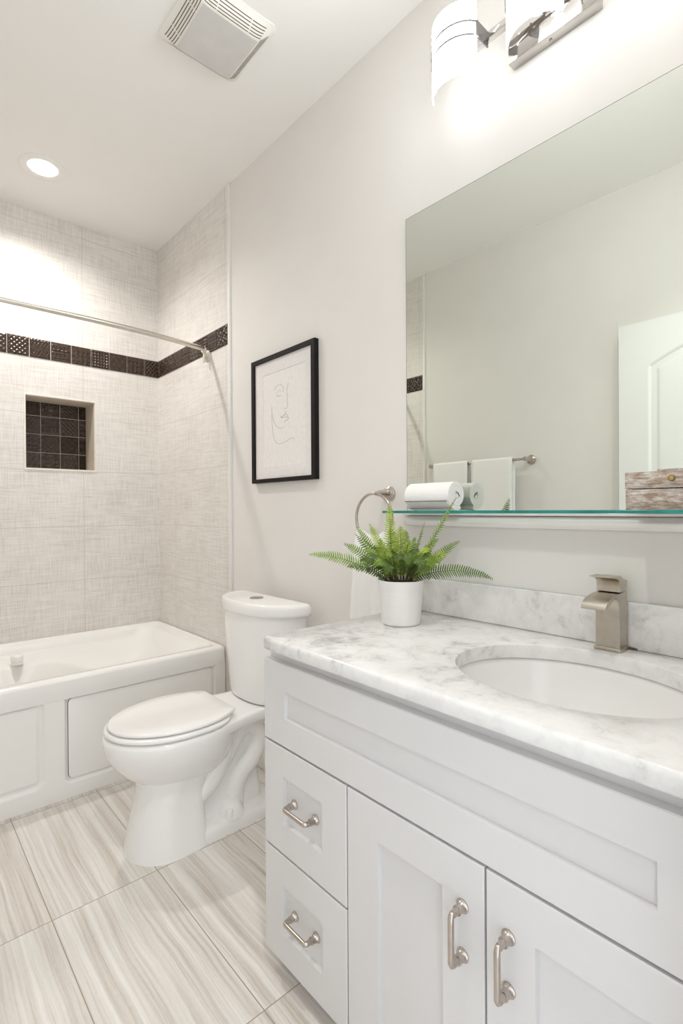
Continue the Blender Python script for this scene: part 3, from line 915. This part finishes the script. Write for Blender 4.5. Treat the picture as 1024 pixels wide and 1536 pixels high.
for s_i, flip in ((0, False), (len(yl) - 1, True)):
    o_ = s_i * Nn
    for k in range(L_ - 1):
        f_ = (o_ + k, o_ + k + 1, o_ + Nn - 2 - k, o_ + Nn - 1 - k)
        rl.f.append(f_[::-1] if flip else f_)
# plush core fills the eye of the spiral
rl.lathe((RX, RY0 + 0.004, RZ), (0, 1, 0), [(0, RR * 0.30), (0.003, RR * 0.62), (RY1 - RY0 - 0.008, RR * 0.62)], 24)
rl.build('cloth', M['towel'], rt, smooth=50)


def on_roll(a, y, off=0.0006):
    return (RX + (RR + off) * math.cos(a), y, RZ + (RR + off) * math.sin(a))


st = MB()
A1, A2 = math.radians(203), math.radians(237)
st.tube([on_roll(A1, y) for y in np.linspace(RY0 + 0.004, RY1 - 0.002, 20)], 0.0009, 6)
st.tube([on_roll(A2, y) for y in np.linspace(RY0 + 0.004, RY1 - 0.002, 20)], 0.0006, 6)
# end of the hem showing inside the coil
st.tube([(RX + 0.012, RY0 - 0.0006, RZ - 0.004), (RX + 0.005, RY0 - 0.0006, RZ + 0.006), (RX - 0.004, RY0 - 0.0006, RZ + 0.008)], 0.0012, 6)
st.build('hem_stitching', M['stitch'], rt)
st2 = MB()
for k in range(25):
    y = RY0 + 0.013 + k * 0.0056
    st2.tube([on_roll(A1 + (A2 - A1) * q, y - 0.010 * q, 0.0) for q in (0.06, 0.37, 0.68, 0.97)], 0.00032, 5)
st2.build('hem_hatching', M['stripe'], rt)

# wooden box
bx = thing('wooden_box', 'small whitewashed distressed wooden box on the glass shelf end', 'box', (1.155, 0.31, GZ1))
BY0, BY1, BX0, BX1 = 0.215, 0.3905, 1.1150, 1.2020
MB().box((BX0, BY0, GZ1), (BX1, BY1, 1.1565), 0.0015).build('box_body', M['wood'], bx)
lidb = MB().box((BX0 - 0.001, BY0 - 0.001, 1.1580), (BX1 + 0.001, BY1 + 0.001, 1.1905), 0.0015)
lidb.build('box_lid', M['wood'], bx)
MB().box((BX0 + 0.001, 0.252, 1.1900), (BX1 - 0.01, 0.334, 1.1945), 0.001).build('lid_slat', M['wood'], bx)
MB().lathe((BX0 - 0.001, 0.3065, 1.1755), (-1, 0, 0), [(0, 0.0030), (0.004, 0.0030), (0.006, 0.0058), (0.010, 0.0062), (0.013, 0.0045), (0.0142, 0.001)], 20).build('knob', M['brass'], bx)

# ------------------------------------------------------------------ potted fern
PXc, PYc = 1.027, 0.916
pf = thing('potted_fern', 'bushy green fern in a white ribbed pot on the marble countertop', 'plant', (PXc, PYc, CT1))
prof = [(0.0, 0.045), (0.001, 0.049), (0.004, 0.0505)]
for k in range(60):
    d = 0.005 + k * (0.109 / 59)
    prof.append((d, 0.0505 + 0.0108 * (d / 0.114) + (0.00018 * math.sin(d * 2 * PI / 0.0065) if 0.008 < d < 0.092 else 0)))
prof += [(0.1165, 0.0621), (0.118, 0.0615), (0.118, 0.0593), (0.1155, 0.0583), (0.098, 0.0563), (0.093, 0.02)]
MB().lathe((PXc, PYc, CT1 + 0.0003), (0, 0, 1), prof, 64).build('pot', M['pot'], pf, smooth=50)
so_ = MB()
rings = []
for rr_ in (0.0560, 0.04, 0.02, 0.004):
    rings.append([(PXc + rr_ * math.cos(2 * PI * j / 32), PYc + rr_ * math.sin(2 * PI * j / 32), CT1 + 0.109 + 0.004 * mnoise.noise(Vector((rr_ * 90, j, 0)))) for j in range(32)])
so_.loft(rings, False, True).build('soil', M['soil'], pf)

R_ = Vector((0.746, -0.665, 0)); D_ = Vector((0.665, 0.746, 0)); Z_ = Vector((0, 0, 1))
PC = Vector((PXc, PYc, CT1 + 0.110))


def frond(tip, lift, mat, wid=0.020, n=24, rng=random):
    """tip = (to the right, away, up) from the pot's rim centre; lift raises the arch"""
    T = PC + R_ * tip[0] + D_ * tip[1] + Z_ * tip[2]
    lateral = min(1.0, abs(tip[0]) / (abs(tip[0]) + abs(tip[2]) * 0.6 + 0.02))
    roll = (0.35 + 0.65 * lateral) * rng.uniform(0.85, 1.1)
    wid *= 0.98
    hv = Vector((T.x - PC.x, T.y - PC.y, 0)); hl = max(hv.length, 1e-4)
    B = PC + hv / hl * min(0.022, hl * 0.4) + Vector((rng.uniform(-.008, .008), rng.uniform(-.008, .008), -0.004))
    C1 = B + (T - B) * 0.30 + Z_ * lift * 1.0; C2 = B + (T - B) * 0.72 + Z_ * lift * 0.9
    def pt(t): return B * (1 - t) ** 3 + C1 * 3 * t * (1 - t) ** 2 + C2 * 3 * t * t * (1 - t) + T * t ** 3
    P = [pt(i / 40) for i in range(41)]
    stem = MB().tube(P, [0.0014 * (1 - 0.75 * i / 40) for i in range(41)], 6)
    fr = MB()
    spacing = 0.87 * sum((P[i + 1] - P[i]).length for i in range(40)) / n
    for k in range(n):
        t = 0.13 + 0.87 * k / (n - 1)
        p = pt(t); tg = (pt(min(1, t + 0.02)) - pt(t - 0.02)).normalized()
        side = tg.cross(Z_)
        if side.length < 0.25: side = tg.cross(D_)
        side.normalize(); up = side.cross(tg).normalized()
        if roll:
            q = Matrix.Rotation(roll if side.dot(D_) < 0 else -roll, 3, tg); side = q @ side; up = q @ up
        prof_ = min(1, 0.45 + (t - 0.13) * 2.6) * (1 - max(0, (t - 0.45) / 0.58) ** 1.6) + 0.10
        Lf = wid * prof_ * rng.uniform(0.9, 1.08); wf = min(spacing * 0.34, Lf * 0.20)
        for sg in (-1, 1):
            d = (side * sg * math.cos(0.30) + tg * math.sin(0.34) + up * rng.uniform(0.02, 0.22)).normalized()
            nrm = (up - d * up.dot(d)).normalized(); wd = d.cross(nrm)
            mid, le, ri = [], [], []
            for q, ww in ((0.0, 0.45), (0.18, 1.0), (0.45, 0.96), (0.75, 0.68), (0.93, 0.34), (1.0, 0.03)):
                c = p + d * (Lf * q) - up * (Lf * 0.16 * q * q)
                mid.append(c - nrm * 0.0004); le.append(c + wd * (wf * ww) + nrm * 0.0006); ri.append(c - wd * (wf * ww) + nrm * 0.0006)
            fr.grid([le, mid, ri])
    o = fr.build('frond', mat, pf, smooth=60, fix=False)
    stem.build('stem', M['frond_stem'], o, smooth=60)
    return o


A, Bm, Cm = M['leaf_a'], M['leaf_b'], M['leaf_c']
for a_ in [
    # (right, away, up), lift, material, leaflet length, pairs
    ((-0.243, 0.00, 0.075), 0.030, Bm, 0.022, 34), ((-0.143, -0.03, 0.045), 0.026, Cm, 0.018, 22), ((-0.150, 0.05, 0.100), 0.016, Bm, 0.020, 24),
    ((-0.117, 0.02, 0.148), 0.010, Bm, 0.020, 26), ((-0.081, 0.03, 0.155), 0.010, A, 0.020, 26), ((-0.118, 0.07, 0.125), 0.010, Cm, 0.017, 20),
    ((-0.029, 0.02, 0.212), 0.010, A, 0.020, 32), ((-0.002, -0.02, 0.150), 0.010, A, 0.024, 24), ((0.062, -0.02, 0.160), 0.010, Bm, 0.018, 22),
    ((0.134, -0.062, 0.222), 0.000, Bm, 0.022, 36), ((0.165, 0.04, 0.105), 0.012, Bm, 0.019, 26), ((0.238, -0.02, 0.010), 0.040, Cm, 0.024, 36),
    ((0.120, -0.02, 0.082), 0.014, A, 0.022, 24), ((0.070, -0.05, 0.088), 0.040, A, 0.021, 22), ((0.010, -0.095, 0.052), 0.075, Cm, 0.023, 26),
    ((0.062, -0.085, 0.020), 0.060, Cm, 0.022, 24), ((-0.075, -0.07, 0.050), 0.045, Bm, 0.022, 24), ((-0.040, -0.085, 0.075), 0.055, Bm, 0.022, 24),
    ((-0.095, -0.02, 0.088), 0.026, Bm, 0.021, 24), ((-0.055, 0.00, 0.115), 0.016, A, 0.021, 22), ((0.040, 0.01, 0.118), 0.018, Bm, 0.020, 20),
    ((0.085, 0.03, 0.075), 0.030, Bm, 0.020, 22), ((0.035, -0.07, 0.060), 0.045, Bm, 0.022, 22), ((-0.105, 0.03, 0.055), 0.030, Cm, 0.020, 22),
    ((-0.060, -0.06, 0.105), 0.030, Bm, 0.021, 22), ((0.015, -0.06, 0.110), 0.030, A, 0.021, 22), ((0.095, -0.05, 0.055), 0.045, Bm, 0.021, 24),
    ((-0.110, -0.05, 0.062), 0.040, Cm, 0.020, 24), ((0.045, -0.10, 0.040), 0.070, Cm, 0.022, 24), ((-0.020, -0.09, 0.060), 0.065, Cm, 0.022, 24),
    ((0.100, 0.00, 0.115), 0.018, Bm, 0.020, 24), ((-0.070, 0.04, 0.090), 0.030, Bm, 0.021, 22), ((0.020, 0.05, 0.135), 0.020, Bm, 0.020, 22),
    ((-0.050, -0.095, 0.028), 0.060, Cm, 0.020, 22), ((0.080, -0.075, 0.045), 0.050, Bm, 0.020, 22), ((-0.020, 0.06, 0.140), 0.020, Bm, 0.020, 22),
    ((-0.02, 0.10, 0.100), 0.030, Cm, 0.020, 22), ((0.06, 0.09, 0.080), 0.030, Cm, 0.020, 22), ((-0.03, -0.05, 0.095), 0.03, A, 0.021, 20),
]:
    frond(*a_)

# ------------------------------------------------------------------ towel ring and its towel
RPY, RPZ = 1.132, 1.170
tr = thing('towel_ring', 'brushed nickel towel ring mounted on the wall beside the mirror', 'towel ring', (XR, RPY, RPZ))
MB().lathe((XR - 0.0004, RPY, RPZ), (-1, 0, 0), [(0, 0.0235), (0.005, 0.0235), (0.007, 0.0205), (0.011, 0.0200), (0.013, 0.0165), (0.021, 0.0158), (0.023, 0.0140), (0.040, 0.0112), (0.066, 0.0066), (0.071, 0.005), (0.073, 0.001)], 32).build('post', M['nickel'], tr, smooth=40)
RCX, RCZ, RRR = 1.156, RPZ - 0.079, 0.079
MB().tube([(RCX, RPY + 0.012 + RRR * math.sin(2 * PI * k / 64), RCZ + RRR * math.cos(2 * PI * k / 64)) for k in range(64)], 0.0046, 12, closed=True).build('ring', M['nickel'], tr, smooth=60)
ht = MB()
Pg = []
zt_ = RCZ - 0.064
nzr, nyr = 40, 26
prof_t = []
for k in range(nzr + 1):                                     # over the ring: up the front, over, down the back
    t = k / nzr
    prof_t.append(t)
for side in (-1, 1):
    G = []
    for k in range(nzr + 1):
        t = k / nzr
        z = zt_ + 0.008 - t * 0.34
        hw_ = 0.066 + 0.028 * min(1, t * 1.3)
        row = []
        for j in range(nyr + 1):
            s = -1 + 2 * j / nyr
            fold = 0.0055 * math.sin(s * 5.0 + 0.8) * (0.4 + t) + 0.003 * math.sin(s * 11 + 2 * t)
            arch = (1 - s * s) * 0.0 - 0.018 * max(0, 1 - t * 6) * s * s * -1
            row.append((RCX + side * (0.0115 * (min(1, 0.35 + t * 6))) + fold, RPY + 0.012 + s * hw_, z + (0.022 * s * s if t < 0.2 else 0.022 * s * s * max(0, 1 - (t - 0.2) * 5)) ))
        G.append(row)
    Pg.append(G)
n1, m1 = nzr + 1, nyr + 1
sheet = Pg[0][::-1] + Pg[1]
ht.grid(sheet)
towel_h = ht.build('hand_towel', M['towel'], None, smooth=70, fix=False)
so_mod = towel_h.modifiers.new('thickness', 'SOLIDIFY'); so_mod.thickness = 0.007; so_mod.offset = 0
tag(towel_h, 'white hand towel hanging from the nickel ring behind the fern', 'towel')

# ------------------------------------------------------------------ framed line drawing
PY0, PY1, PZ0_, PZ1_, PFX = 1.492, 1.932, 1.235, 1.762, 1.198
pic = thing('framed_picture', 'black framed single-line face drawing on the wall above the toilet', 'picture', (1.21, 1.71, PZ0_))
fwid = 0.0225
fm = MB()
outer_, inner_ = (PY0, PY1, PZ0_, PZ1_), (PY0 + fwid, PY1 - fwid, PZ0_ + fwid * 0.72, PZ1_ - fwid * 0.85)
rr4 = lambda q, x: [(x, q[0], q[2]), (x, q[1], q[2]), (x, q[1], q[3]), (x, q[0], q[3])]
fm.loft([rr4(inner_, PFX + 0.012), rr4(inner_, PFX + 0.0008), rr4((inner_[0] - .001, inner_[1] + .001, inner_[2] - .001, inner_[3] + .001), PFX),
         rr4((outer_[0] + .0012, outer_[1] - .0012, outer_[2] + .0012, outer_[3] - .0012), PFX), rr4(outer_, PFX + 0.0012), rr4(outer_, XR - 0.0006)], False, False)
fm.build('frame', M['black'], pic, smooth=0)
IY0, IY1, IZ0, IZ1 = 1.559, 1.850, 1.302, 1.689
mt = MB()
mt.loft([rr4(outer_, XR - 0.001), rr4((PY0 + 0.012, PY1 - 0.012, PZ0_ + 0.01, PZ1_ - 0.01), PFX + 0.0085), rr4((IY0, IY1, IZ0, IZ1), PFX + 0.0085), rr4((IY0 + .0012, IY1 - .0012, IZ0 + .0012, IZ1 - .0012), PFX + 0.0105)], False, False)
mt.build('mat_board', M['mat'], pic, smooth=0)
MB().box((PFX + 0.0104, IY0 - 0.003, IZ0 - 0.003), (PFX + 0.0125, IY1 + 0.003, IZ1 + 0.003)).build('print', M['print'], pic, smooth=0)
# drawing: (u right, v down) in the photo's crop of the frame, as fractions of the sheet
dr = MB()


def stroke(pts, r=0.0007):
    P = spline([(PFX + 0.0103, IY1 - (IY1 - IY0) * u, IZ1 - (IZ1 - IZ0) * v) for u, v in pts], 30)
    dr.tube(P, r * 0.78, 5)


stroke([(0.26, 0.19), (0.38, 0.145), (0.47, 0.165), (0.50, 0.20), (0.49, 0.235)])
stroke([(0.31, 0.235), (0.40, 0.205), (0.46, 0.225)], 0.0005)
stroke([(0.33, 0.25), (0.38, 0.268), (0.45, 0.268)], 0.0010)
stroke([(0.62, 0.16), (0.585, 0.22), (0.59, 0.30), (0.595, 0.38), (0.585, 0.41), (0.54, 0.415), (0.51, 0.405)])
stroke([(0.55, 0.45), (0.53, 0.475), (0.46, 0.49), (0.43, 0.497), (0.50, 0.503), (0.58, 0.507), (0.62, 0.523), (0.55, 0.545), (0.51, 0.552)], 0.0009)
stroke([(0.555, 0.475), (0.60, 0.495), (0.605, 0.508)], 0.0007)
stroke([(0.205, 0.355), (0.225, 0.45), (0.265, 0.525), (0.34, 0.585), (0.42, 0.61), (0.51, 0.60)])
stroke([(0.21, 0.44), (0.22, 0.56), (0.25, 0.67), (0.30, 0.735), (0.37, 0.77), (0.50, 0.765), (0.62, 0.745), (0.70, 0.73), (0.76, 0.755)])
dr.build('line_drawing', M['ink'], pic)

# ------------------------------------------------------------------ shower rod
rod = thing('shower_rod', 'curved satin metal shower rod across the tub alcove', 'curtain rod', (0.5, 2.3, 1.92))
RZ_ = 1.918


def rod_y(x): return 2.286 + 0.062 * abs((x - 0.5) / 0.70) ** 2.6


pts = [(x, rod_y(x), RZ_) for x in np.linspace(XL + 0.035, XR - 0.035, 60)]
MB().tube(pts, 0.0112, 16).build('pole', M['rod'], rod, smooth=60)
for sx, xw in ((1, XR - 0.006), (-1, XL + 0.006)):
    yb = rod_y(xw)
    bk = MB()
    bk.lathe((xw, yb + 0.008, RZ_ - 0.026), (-sx, 0, 0), [(0, 0.030), (0.004, 0.030), (0.008, 0.026), (0.010, 0.014), (0.022, 0.012)], 28)
    # hook cradling the end of the pole
    hk = []
    for k in range(15):
        a = math.radians(-200 + 200 * k / 14)
        hk.append((xw - sx * 0.026, yb + 0.0155 * math.cos(a), RZ_ + 0.0155 * math.sin(a)))
    bk.tube(hk, 0.0075, 10, flat=(1.0, 0.6))
    bk.box((xw - sx * 0.030, yb - 0.012, RZ_ - 0.066), (xw - sx * 0.024, yb + 0.004, RZ_ - 0.014), 0.001, 1)
    bk.build('bracket', M['cream'], rod, smooth=45)

# ------------------------------------------------------------------ ceiling: fan cover, lamps
FC = (0.804, 1.487); FH = 0.142
fan = thing('exhaust_fan', 'off-white louvred exhaust fan cover on the ceiling', 'exhaust fan', (FC[0], FC[1], ZC))


def fan_h(a, b):
    """depth of the pillow-shaped cover at -1..1 coordinates"""
    m = (abs(a) ** 8 + abs(b) ** 8) ** 0.125
    return 0.004 + 0.036 * float(sstep(1.04, 0.66, m)) + 0.003 * max(0.0, 1 - m * m)


def fan_pt(a, b, off=0.0):
    pin = 0.030
    sx_ = 1 - pin * (1 - b * b) * abs(a); sy_ = 1 - pin * (1 - a * a) * abs(b)
    return (FC[0] + FH * a * sx_, FC[1] + FH * b * sy_, ZC - fan_h(a, b) - off)


nf = 33
G = []
for i in range(nf):
    row = []
    for j in range(nf):
        a = -1 + 2 * i / (nf - 1); b = -1 + 2 * j / (nf - 1)
        # round the corners
        m_ = max(abs(a), abs(b)); c_ = min(abs(a), abs(b))
        k_ = 1 - 0.055 * max(0, (c_ / max(m_, 1e-6) - 0.80) / 0.20) ** 2 * m_
        row.append(fan_pt(a * k_, b * k_))
    G.append(row)
fc = MB().grid(G)
edge_idx = [(i, 0) for i in range(nf)] + [(nf - 1, j) for j in range(1, nf)] + [(i, nf - 1) for i in range(nf - 2, -1, -1)] + [(0, j) for j in range(nf - 2, 0, -1)]
fc.loft([[G[i][j] for i, j in edge_idx], [(G[i][j][0], G[i][j][1], ZC + 0.0005) for i, j in edge_idx]], False, False)
fc.build('cover', M['fan'], fan, smooth=50)
MB().grid([[fan_pt(-0.665 + 1.33 * i / 16, -0.665 + 1.33 * j / 16, 0.0014) for j in range(17)] for i in range(17)]).build('lens', M['fan_lens'], fan, smooth=60)
for side in range(4):
    lo = MB()
    for r_i in range(5):
        c = 0.715 + r_i * 0.043
        for s0, s1 in ((-0.70 - 0.012 * r_i, -0.40), (-0.375, 0.375), (0.40, 0.70 + 0.012 * r_i)):
            ln = []
            for k in range(13):
                s = s0 + (s1 - s0) * k / 12
                qd = [(c, s), (s, c), (-c, s), (s, -c)][side]
                qe = [(c + 0.014, s), (s, c + 0.014), (-c - 0.014, s), (s, -c - 0.014)][side]
                ln.append([fan_pt(*qd, 0.0008), fan_pt(*qe, 0.0008)])
            lo.grid(ln)
    lo.build('louver', M['slot'], fan, smooth=0)


def downlight(x, y, label, watts, spot, lname='tub_lamp'):
    d = thing('recessed_light', label, 'ceiling light', (x, y, ZC))
    MB().lathe((x, y, ZC - 0.0003), (0, 0, -1), [(0, 0.096), (0.003, 0.094), (0.005, 0.088), (0.004, 0.070), (0.001, 0.058)], 48, True, False).build('trim_ring', M['ceiling'], d, smooth=50)
    MB().lathe((x, y, ZC - 0.0015), (0, 0, -1), [(0, 0.058), (0.0015, 0.057), (0.002, 0.03)], 40).build('lens', M['lamp_lens'], d)
    L = lamp(lname, 'SPOT', (x, y, ZC - 0.014), watts, (1.0, 0.965, 0.92), spot_size=math.radians(spot), spot_blend=0.9, shadow_soft_size=0.04)
    L.parent = None
    return d


downlight(0.538, 2.588, 'lit round recessed ceiling light over the tub', TUB_LIGHT_W, 150)
downlight(0.40, 0.44, 'unseen round fill light added in the ceiling by the door', FILL_LIGHT_W, 112, 'door_fill_lamp')  # assumed fixture out of view, added as fill for counter and floor

# vanity lamp bar
VL = thing('vanity_light', 'chrome bar vanity light with curved white glass shades above the mirror', 'wall light', (XR, 0.58, 2.31))
MB().box((1.190, 0.470, 2.247), (XR - 0.0006, 0.690, 2.380), 0.002).build('back_plate', M['chrome'], VL)
MB().lathe((1.205, 0.585, 2.2475), (0, 0, -1), [(0, 0.004), (0.003, 0.004), (0.005, 0.002)], 14).build('plate_screw', M['chrome'], VL)
MB().box((1.150, 0.305, 2.312), (1.166, 0.855, 2.330), 0.001).box((1.160, 0.560, 2.314), (1.192, 0.600, 2.328), 0.001).build('arm', M['chrome'], VL)
for yc in (0.80, 0.58, 0.36):
    sh_ = MB()
    r1, r2, z0, z1 = 0.0740, 0.0780, 2.207, 2.392
    xc = 1.150
    def arc(r, z, n=28): return [(xc + r * math.cos(math.radians(118 + 124 * k / n)), yc + r * math.sin(math.radians(118 + 124 * k / n)), z) for k in range(n + 1)]
    ringz = [arc(r2, z0) + arc(r1, z0)[::-1], arc(r2, z1) + arc(r1, z1)[::-1]]
    sh_.loft(ringz, True, True)
    sd_ = sh_.build('glass_shade', M['shade'], VL, smooth=40)
    sd_.data.materials.append(M['shade_in'])
    for pl in sd_.data.polygons:                              # only the outer face glows strongly
        c_ = pl.center + Vector((XR, 0.58, 2.31)); out_ = Vector((c_.x - xc, c_.y - yc, 0))
        pl.material_index = 0 if (abs(pl.normal.z) < 0.5 and out_.length > (r1 + r2) / 2 - 0.001 and abs(pl.normal.xy.dot(out_.xy.normalized())) > 0.7) else 1
    bnd = MB()
    for zz in (2.300, 2.334):
        bnd.loft([arc(r2 + 0.0022, zz) + arc(r2 + 0.0004, zz)[::-1], arc(r2 + 0.0022, zz + 0.006) + arc(r2 + 0.0004, zz + 0.006)[::-1]])
    for s_ in (118, 242):
        a = math.radians(s_); p = Vector((xc + 0.079 * math.cos(a), yc + 0.079 * math.sin(a), 0))
        sg = 1 if s_ < 180 else -1
        bnd.box((p.x - 0.003, p.y - 0.002, 2.300), (xc + 0.012, p.y + 0.002, 2.340), 0.0005, 1)
    bnd.build('band', M['band'], sd_, smooth=40)
    MB().lathe((1.128, yc, 2.262), (0, 0, 1), [(0, 0.006), (0.004, 0.016), (0.015, 0.0225), (0.028, 0.022), (0.048, 0.014), (0.052, 0.012)], 24).build('bulb', M['bulb'], VL)
    lamp('vanity_bulb', 'POINT', (1.118, yc, 2.272), VANITY_BULB_W, (0.92, 0.97, 1.0), shadow_soft_size=0.028)

# ------------------------------------------------------------------ towel bar on the left wall (seen in the mirror)
TBX, TBZ = XL + 0.068, 1.388
tb = thing('towel_bar', 'brushed nickel towel bar on the wall across from the mirror', 'towel bar', (TBX, 1.72, TBZ))
MB().tube([(TBX, 1.405, TBZ), (TBX, 2.040, TBZ)], 0.0075, 16).build('bar', M['nickel'], tb)
for yy in (1.402, 2.043):
    MB().lathe((XL + 0.0004, yy, TBZ), (1, 0, 0), [(0, 0.026), (0.005, 0.026), (0.008, 0.022), (0.013, 0.0215), (0.016, 0.017), (0.030, 0.013), (0.062, 0.011), (0.074, 0.012), (0.080, 0.008), (0.082, 0.001)], 28).build('post', M['nickel'], tb, smooth=40)
for y0, y1, lab in ((1.762, 2.012, 'white bath towel folded over the bar nearer the tub'), (1.474, 1.732, 'white bath towel folded over the bar nearer the door')):
    tw = MB()
    cols = []
    for j in range(15):
        y = y0 + (y1 - y0) * j / 14
        row = []
        prof = [(-0.016, TBZ - 0.50)] + [(-0.016, TBZ - 0.50 + 0.05 * k) for k in range(1, 10)]
        for k in range(13):
            a = PI - PI * k / 12
            prof.append((0.0135 * math.cos(a), TBZ + 0.0135 * math.sin(a)))
        prof += [(0.016, TBZ - 0.05 * k) for k in range(1, 12)]
        for px_, pz_ in prof:
            row.append((TBX + px_ + 0.003 * mnoise.noise(Vector((y * 14, pz_ * 9, px_ * 40))), y + 0.003 * mnoise.noise(Vector((pz_ * 8, y0, 2))), pz_))
        cols.append(row)
    tw.grid(cols)
    to = tw.build('bath_towel', M['towel'], None, smooth=70, fix=False)
    sm = to.modifiers.new('thickness', 'SOLIDIFY'); sm.thickness = 0.008; sm.offset = 0
    tag(to, lab, 'towel', 'bath towels on the bar')

for o in bpy.data.objects:
    if '_base' in o: del o['_base']
